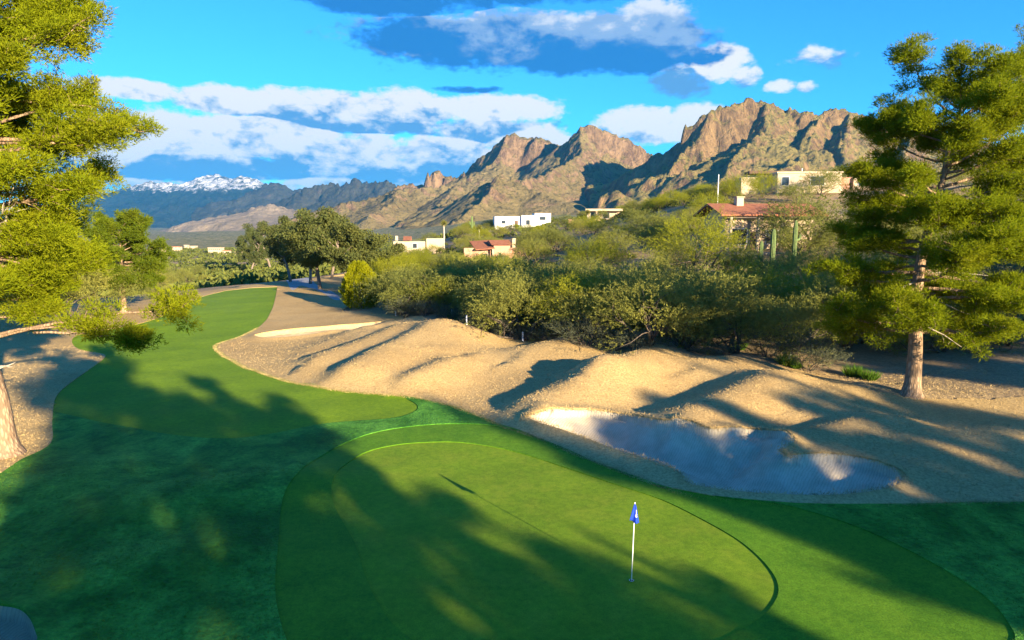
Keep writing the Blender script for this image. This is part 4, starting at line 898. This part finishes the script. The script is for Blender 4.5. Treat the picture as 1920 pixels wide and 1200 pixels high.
for (px, base, top, Y, lab) in [(832,440,410,170,'slim palm on the rise left of the slim saguaro'), (898,446,422,165,'short shaggy palm between the slim saguaro and the white house'), (1101,412,394,184,'green palm at the corner of the tan house')]:
    x = at(px, base, Y).x; z = Hs(x, Y); h = max(2.5, at(px, top, Y).z - z); o = empty('palm_tree', (x, Y, z - .1)); tag(o, lab, 'tree', 'palms on the slope')
    MB().tube([(0,0,0),(.1,0,h*.5),(.05,0,h*.85)], [.2,.16,.15], 8).build('trunk', M['dead'], o); n = 420; u = unit(g3.normal(size=(n,3)) + [0,0,.25]); v, f = blades(np.tile([[.05,0,h*.85]], (n,1)), u, g3.uniform(.8,1.3,n), .09, g3); obj('crown', mesh_np('crown', v, f, M['palm']), o)
M['paint'] = m_plain('white_paint', (.80, .80, .78), .5, .03, 3)
def stake(px, py, h, lab, lean=0, Y=None):
    p = ground(px, py) if Y is None else Vector((at(px, py, Y).x, Y, Hs(at(px, py, Y).x, Y)))
    o = empty('marker_stake', p - Vector((0, 0, .05)), .4); o.rotation_euler = (0, lean, .4); tag(o, lab, 'stake', 'white marker stakes along the rough')
    m = MB(); w = .045; m.add([(-w,-w,0),(w,-w,0),(w,w,0),(-w,w,0),(-w,-w,h),(w,-w,h),(w,w,h),(-w,w,h),(0,0,h+.05)], [(3,2,1,0),(0,1,5,4),(1,2,6,5),(2,3,7,6),(3,0,4,7),(4,5,8),(5,6,8),(6,7,8),(7,4,8)]); m.build('post', M['paint'], o)
stake(726, 579, .62, 'white stake beside the yellow cypress'); stake(742, 593, .7, 'white stake in front of the shaded shrubs, second from the cypress'); stake(847, 592, .62, 'white stake behind the mound by a small green bush'); stake(875, 608, .72, 'white stake below the dark thicket, at the dip of the mounds'); stake(980, 640, .75, 'white stake closest to the viewer standing upright by the thicket'); stake(1474, 684, .85, 'leaning white stake beside a small green bush near the pine', .45); stake(289, 551, .8, 'white marker on the far side of the fairway', 0); stake(405, 526, .9, 'small white marker by the far mesquites near the tee')
x = at(1347, 340, 126).x; p = Vector((x, 126, Hs(x, 126))); o = empty('utility_pole', p - Vector((0,0,.2))); tag(o, 'white utility pole standing on the hillside against the shadowed mountain', 'pole'); hz = at(1347, 326, 126).z - p.z
MB().tube([(0,0,0),(0,0,hz)], [.09,.07], 10).build('shaft', M['paint'], o); MB().tube([(0,0,hz),(0,0,hz+.12)], [.08,.03], 10).build('cap', M['paint'], o)
# small green bushes at the mound edge
M['weed'] = m_leaf('weed_leaves', (.10, .20, .02), (.075, .15, .018), (.14, .22, .03), .3, .2)
for i, (px, py, h, lab) in enumerate([(1476,684,.9,'small bright bush beside the leaning stake'), (1492,690,.5,'tiny green weed just below the leaning stake'), (1600,705,.8,'green weed clump between leaning stake and pine'), (1630,712,.7,'green weed clump closest to the pine trunk'), (848,598,.7,'dark green bush at the foot of a white stake'), (1385,655,.8,'small green bush in shade at the thicket foot')]):
    p = ground(px, py); o = empty('weed_bush', p); tag(o, lab, 'bush', 'small bushes at the mound edge'); n = 500; a = g3.uniform(0, 6.28, n); rr = np.sqrt(g3.uniform(0, 1, n))*h*.5
    P = np.c_[np.cos(a)*rr, np.sin(a)*rr, np.zeros(n)]; D = unit(np.c_[np.cos(a)*rr*1.2/h, np.sin(a)*rr*1.2/h, np.ones(n)] + g3.normal(size=(n,3))*.25); v, f = blades(P, D, g3.uniform(.4,1,n)*h, .05, g3); obj('leaves', mesh_np('leaves', v, f, M['weed']), o)

# ------------------------------------------------------------------ flagstick
M['flag'] = m_plain('blue_flag_cloth', (.010, .045, .42), .7, .08, 8); M['cup'] = m_plain('hole_cup', (.02, .02, .02), .9, .1, 5)
p = ground(1184, 1088); p.z -= .03; o = empty('flagstick', p); o.rotation_euler = (.0, rad(1.0), 0); tag(o, 'white flagstick with limp blue flag standing in the hole of the green', 'flagstick')
PH = 2.22
MB().tube([(0,0,-.1),(0,0,PH)], [.016,.011], 10).build('pole', M['paint'], o, True); MB().tube([(0,0,PH),(0,0,PH+.02)], [.02,.012], 8).build('tip', M['paint'], o)
m = MB(); n = 28; m.add([(math.cos(2*math.pi*j/n)*.065, math.sin(2*math.pi*j/n)*.065, .034) for j in range(n)] + [(math.cos(2*math.pi*j/n)*.054, math.sin(2*math.pi*j/n)*.054, .034) for j in range(n)], [(j, (j+1) % n, n+(j+1) % n, n+j) for j in range(n)]); m.build('cup_rim', M['paint'], o)
m = MB(); m.add([(math.cos(2*math.pi*j/n)*.054, math.sin(2*math.pi*j/n)*.054, .032) for j in range(n)], [tuple(range(n))]); m.build('hole', M['cup'], o)
# limp cloth: hangs from the top of the pole, folds opening towards its lower edge
nu, nv = 22, 16; v = []; f = []
for j in range(nv + 1):
    t = j / nv; w = .035 + .225 * t ** .9
    for i in range(nu + 1):
        s = i / nu; x = -.6*w + s*w*1.05; y = -.03 - .035*math.sin(s*9 + t*2)*t - .05*t*math.sin(s*3.1); z = PH - .02 - t*(.44 + .10*s) + .01*math.sin(s*9); v.append((x + .02*t, y, z))
for j in range(nv):
    for i in range(nu): a = j*(nu+1)+i; f.append((a, a+1, a+nu+2, a+nu+1))
me = bpy.data.meshes.new('flag'); me.from_pydata(v, [], f); me.materials.append(M['flag']); me.polygons.foreach_set('use_smooth', np.ones(len(f), bool)); fo_ = obj('flag', me, o)
sd = fo_.modifiers.new('thickness', 'SOLIDIFY'); sd.thickness = .003
def cloth(s, t):
    w = .035 + .225*t**.9; return Vector((-.6*w + s*w*1.05 + .02*t, -.03 - .035*math.sin(s*9 + t*2)*t - .05*t*math.sin(s*3.1) - .006, PH - .02 - t*(.44 + .10*s) + .01*math.sin(s*9)))
def patch(S_, T_):
    m = MB(); c = cloth(sum(S_)/len(S_), sum(T_)/len(T_)); P = [cloth(a, b) for a, b in zip(S_, T_)]; m.add([c] + P, [(0, i+1, (i+1) % len(P)+1) for i in range(len(P))]); return m
k = 14; em = patch([.72 + .17*math.cos(2*math.pi*i/k) for i in range(k)], [.60 + .085*math.sin(2*math.pi*i/k) for i in range(k)]); em.build('emblem', M['paint'], fo_)
patch([.70,.80,.86,.80,.74], [.50,.46,.34,.28,.38]).build('emblem_top', M['paint'], fo_)

# ------------------------------------------------------------------ grass blades on the near turf and the rough
def in_view(x, y): return (np.abs(x) < y*.80 + 1) & (y > 11)
def blade_field(name, label, region_fn, n, r0, r1, hgt, wd, mat, spread, seed, lift=.02):
    g = np.random.default_rng(seed); r = np.exp(g.uniform(math.log(r0), math.log(r1), n)); a = g.uniform(rad(-40), rad(40), n); x, y = np.sin(a)*r, np.cos(a)*r
    k = region_fn(x, y); x, y = x[k], y[k]; z = H(x, y) + lift; m = len(x)
    per = 3; P = np.repeat(np.c_[x, y, z], per, 0) + g.normal(size=(m*per, 3))*[hgt*.4, hgt*.4, 0]; D = unit(g.normal(size=(m*per, 3))*spread + [0, 0, 1])
    v, f = blades(P, D, g.uniform(.5, 1.2, m*per)*hgt, wd, g); tag(obj(name, mesh_np(name, v, f, mat)), label, None, None, 'stuff')
def reg_surround(x, y):
    return inside(G_turf, x, y) & ~inside(G_fringe, x, y) & (y < 33) & ~np.any([inside(P, x, y) for P in G_b], 0) & ((x > 5) | (y < 26))
def reg_rough(x, y):
    return ~inside(G_turf, x, y) & ~np.any([inside(P, x, y) for P in G_b], 0) & (y < 62) & ~(inside(G_soil, x, y) & (y > 40))
blade_field('rye_grass', 'longer dark rye grass blades round the collar', reg_surround, 60000, 11, 36, .055, .012, M['blade'], .6, 3, .03)
blade_field('dormant_grass', 'straw-coloured dormant grass blades on the mounds', reg_rough, 110000, 18, 62, .075, .018, M['straw'], .8, 4, .03)
def lip_grass():
    g = np.random.default_rng(8); P = G_b[0]; d = np.roll(P, -1, 0) - P; pts = np.vstack([P + d*t for t in np.linspace(0, 1, 14)[:-1]]); pts = pts + g.normal(size=pts.shape)*.07
    pts = np.repeat(pts, 4, 0) + g.normal(size=(len(pts)*4, 2))*.10; n = len(pts); z = H(pts[:, 0], pts[:, 1]) + .14
    v, f = blades(np.c_[pts, z], unit(g.normal(size=(n, 3))*.7 + [0, 0, 1]), g.uniform(.06, .16, n), .022, g); tag(obj('lip_grass', mesh_np('lip_grass', v, f, M['straw'])), 'ragged straw grass along the bunker lip', None, None, 'stuff')
lip_grass()
def edge_tufts(name, label, mat, seed, off, hgt):
    g = np.random.default_rng(seed); P = spline(G(turf_px_r), 5, False); P = P[(P[:, 1] < 62)]; d = np.diff(P, axis=0); L_ = np.linalg.norm(d, axis=1); k = np.repeat(np.arange(len(d)), np.maximum(1, (L_ * 420).astype(int))); t = g.uniform(0, 1, len(k))[:, None]
    pp_ = (P[k] + d[k] * t).sum(1, keepdims=True); nrm = np.c_[-d[:, 1], d[:, 0]] / (L_[:, None] + 1e-9); pts = P[k] + d[k] * t + nrm[k] * (off + g.normal(size=(len(k), 1)) * .08 + .03 * np.sin(pp_ * 9)); n = len(pts)
    v, f = blades(np.c_[pts, H(pts[:, 0], pts[:, 1]) + .02], unit(g.normal(size=(n, 3)) * .8 + [0, 0, 1]), g.uniform(.4, 1.2, n) * hgt, .012, g); tag(obj(name, mesh_np(name, v, f, mat)), label, None, None, 'stuff')
edge_tufts('edge_grass', 'ragged straw tufts where the tan rough meets the green turf', M['straw'], 31, -.03, .06)
edge_tufts('edge_grass', 'green blades creeping into the tan rough along the turf edge', M['blade'], 32, .04, .05)
# scrub over the valley floor and the far slope
def scrub_field():
    g = np.random.default_rng(12); V = []; 
    def scatter(n, a0, a1, r0, r1, s0, s1, keepf=None):
        a = g.uniform(a0, a1, n); r = np.sqrt(g.uniform(r0**2, r1**2, n)); x, y = np.sin(a)*r, np.cos(a)*r
        if keepf is not None: k = keepf(x, y); x, y = x[k], y[k]
        z = H(x, y); s = g.uniform(s0, s1, len(x)); k = 32; u = unit(g.normal(size=(len(x)*k, 3))); u[:, 2] = np.abs(u[:, 2])
        P = np.repeat(np.c_[x, y, z], k, 0) + u*np.repeat(s, k)[:, None]*[1.15, 1.15, 1.0]*g.uniform(.75, 1.05, len(u))[:, None]
        v, f = leaves(P, 1, .6, g); c = v.reshape(-1, 4, 3); m = c.mean(1, keepdims=True); V.append(((c - m)*np.repeat(s, k)[:, None, None]*.64 + m).reshape(-1, 3))
    clear = lambda x, y: np.array([all(math.hypot(X1-q.x, Y1-q.y) > rr for q, rr in houses_xy) for X1, Y1 in zip(x, y)]) & inside(G_soil, x, y)
    scatter(1500, rad(-40), rad(-14), 150, 420, 1.6, 2.9, clear); scatter(1500, rad(-34), rad(-10), 420, 900, 1.8, 3.2, lambda x, y: np.ones(len(x), bool))
    scatter(900, rad(-14), rad(20), 150, 420, .7, 1.7, clear); scatter(900, rad(-12), rad(32), 75, 260, .3, .7, clear)
    v = np.vstack(V); tag(obj('valley_scrub', mesh_np('valley_scrub', v, np.arange(len(v)).reshape(-1, 4), M['scrub'])), 'olive scrub covering the valley floor and far slopes', None, None, 'stuff')
scrub_field()

# ------------------------------------------------------------------ haze
def m_haze():
    m, t, o = new_mat('valley_haze'); p = t.nodes.new('ShaderNodeVolumePrincipled'); p.inputs['Color'].default_value = (.07, .50, 1, 1); p.inputs['Density'].default_value = 3.2e-5; p.inputs['Anisotropy'].default_value = .1
    t.links.new(p.outputs[0], o.inputs['Volume']); return m
hb = MB().box(-22000, 22000, -1200, 31500, -260, 1500).build('haze', m_haze()); tag(hb, 'thin bluish air between the viewer and the mountains', None, None, 'stuff')
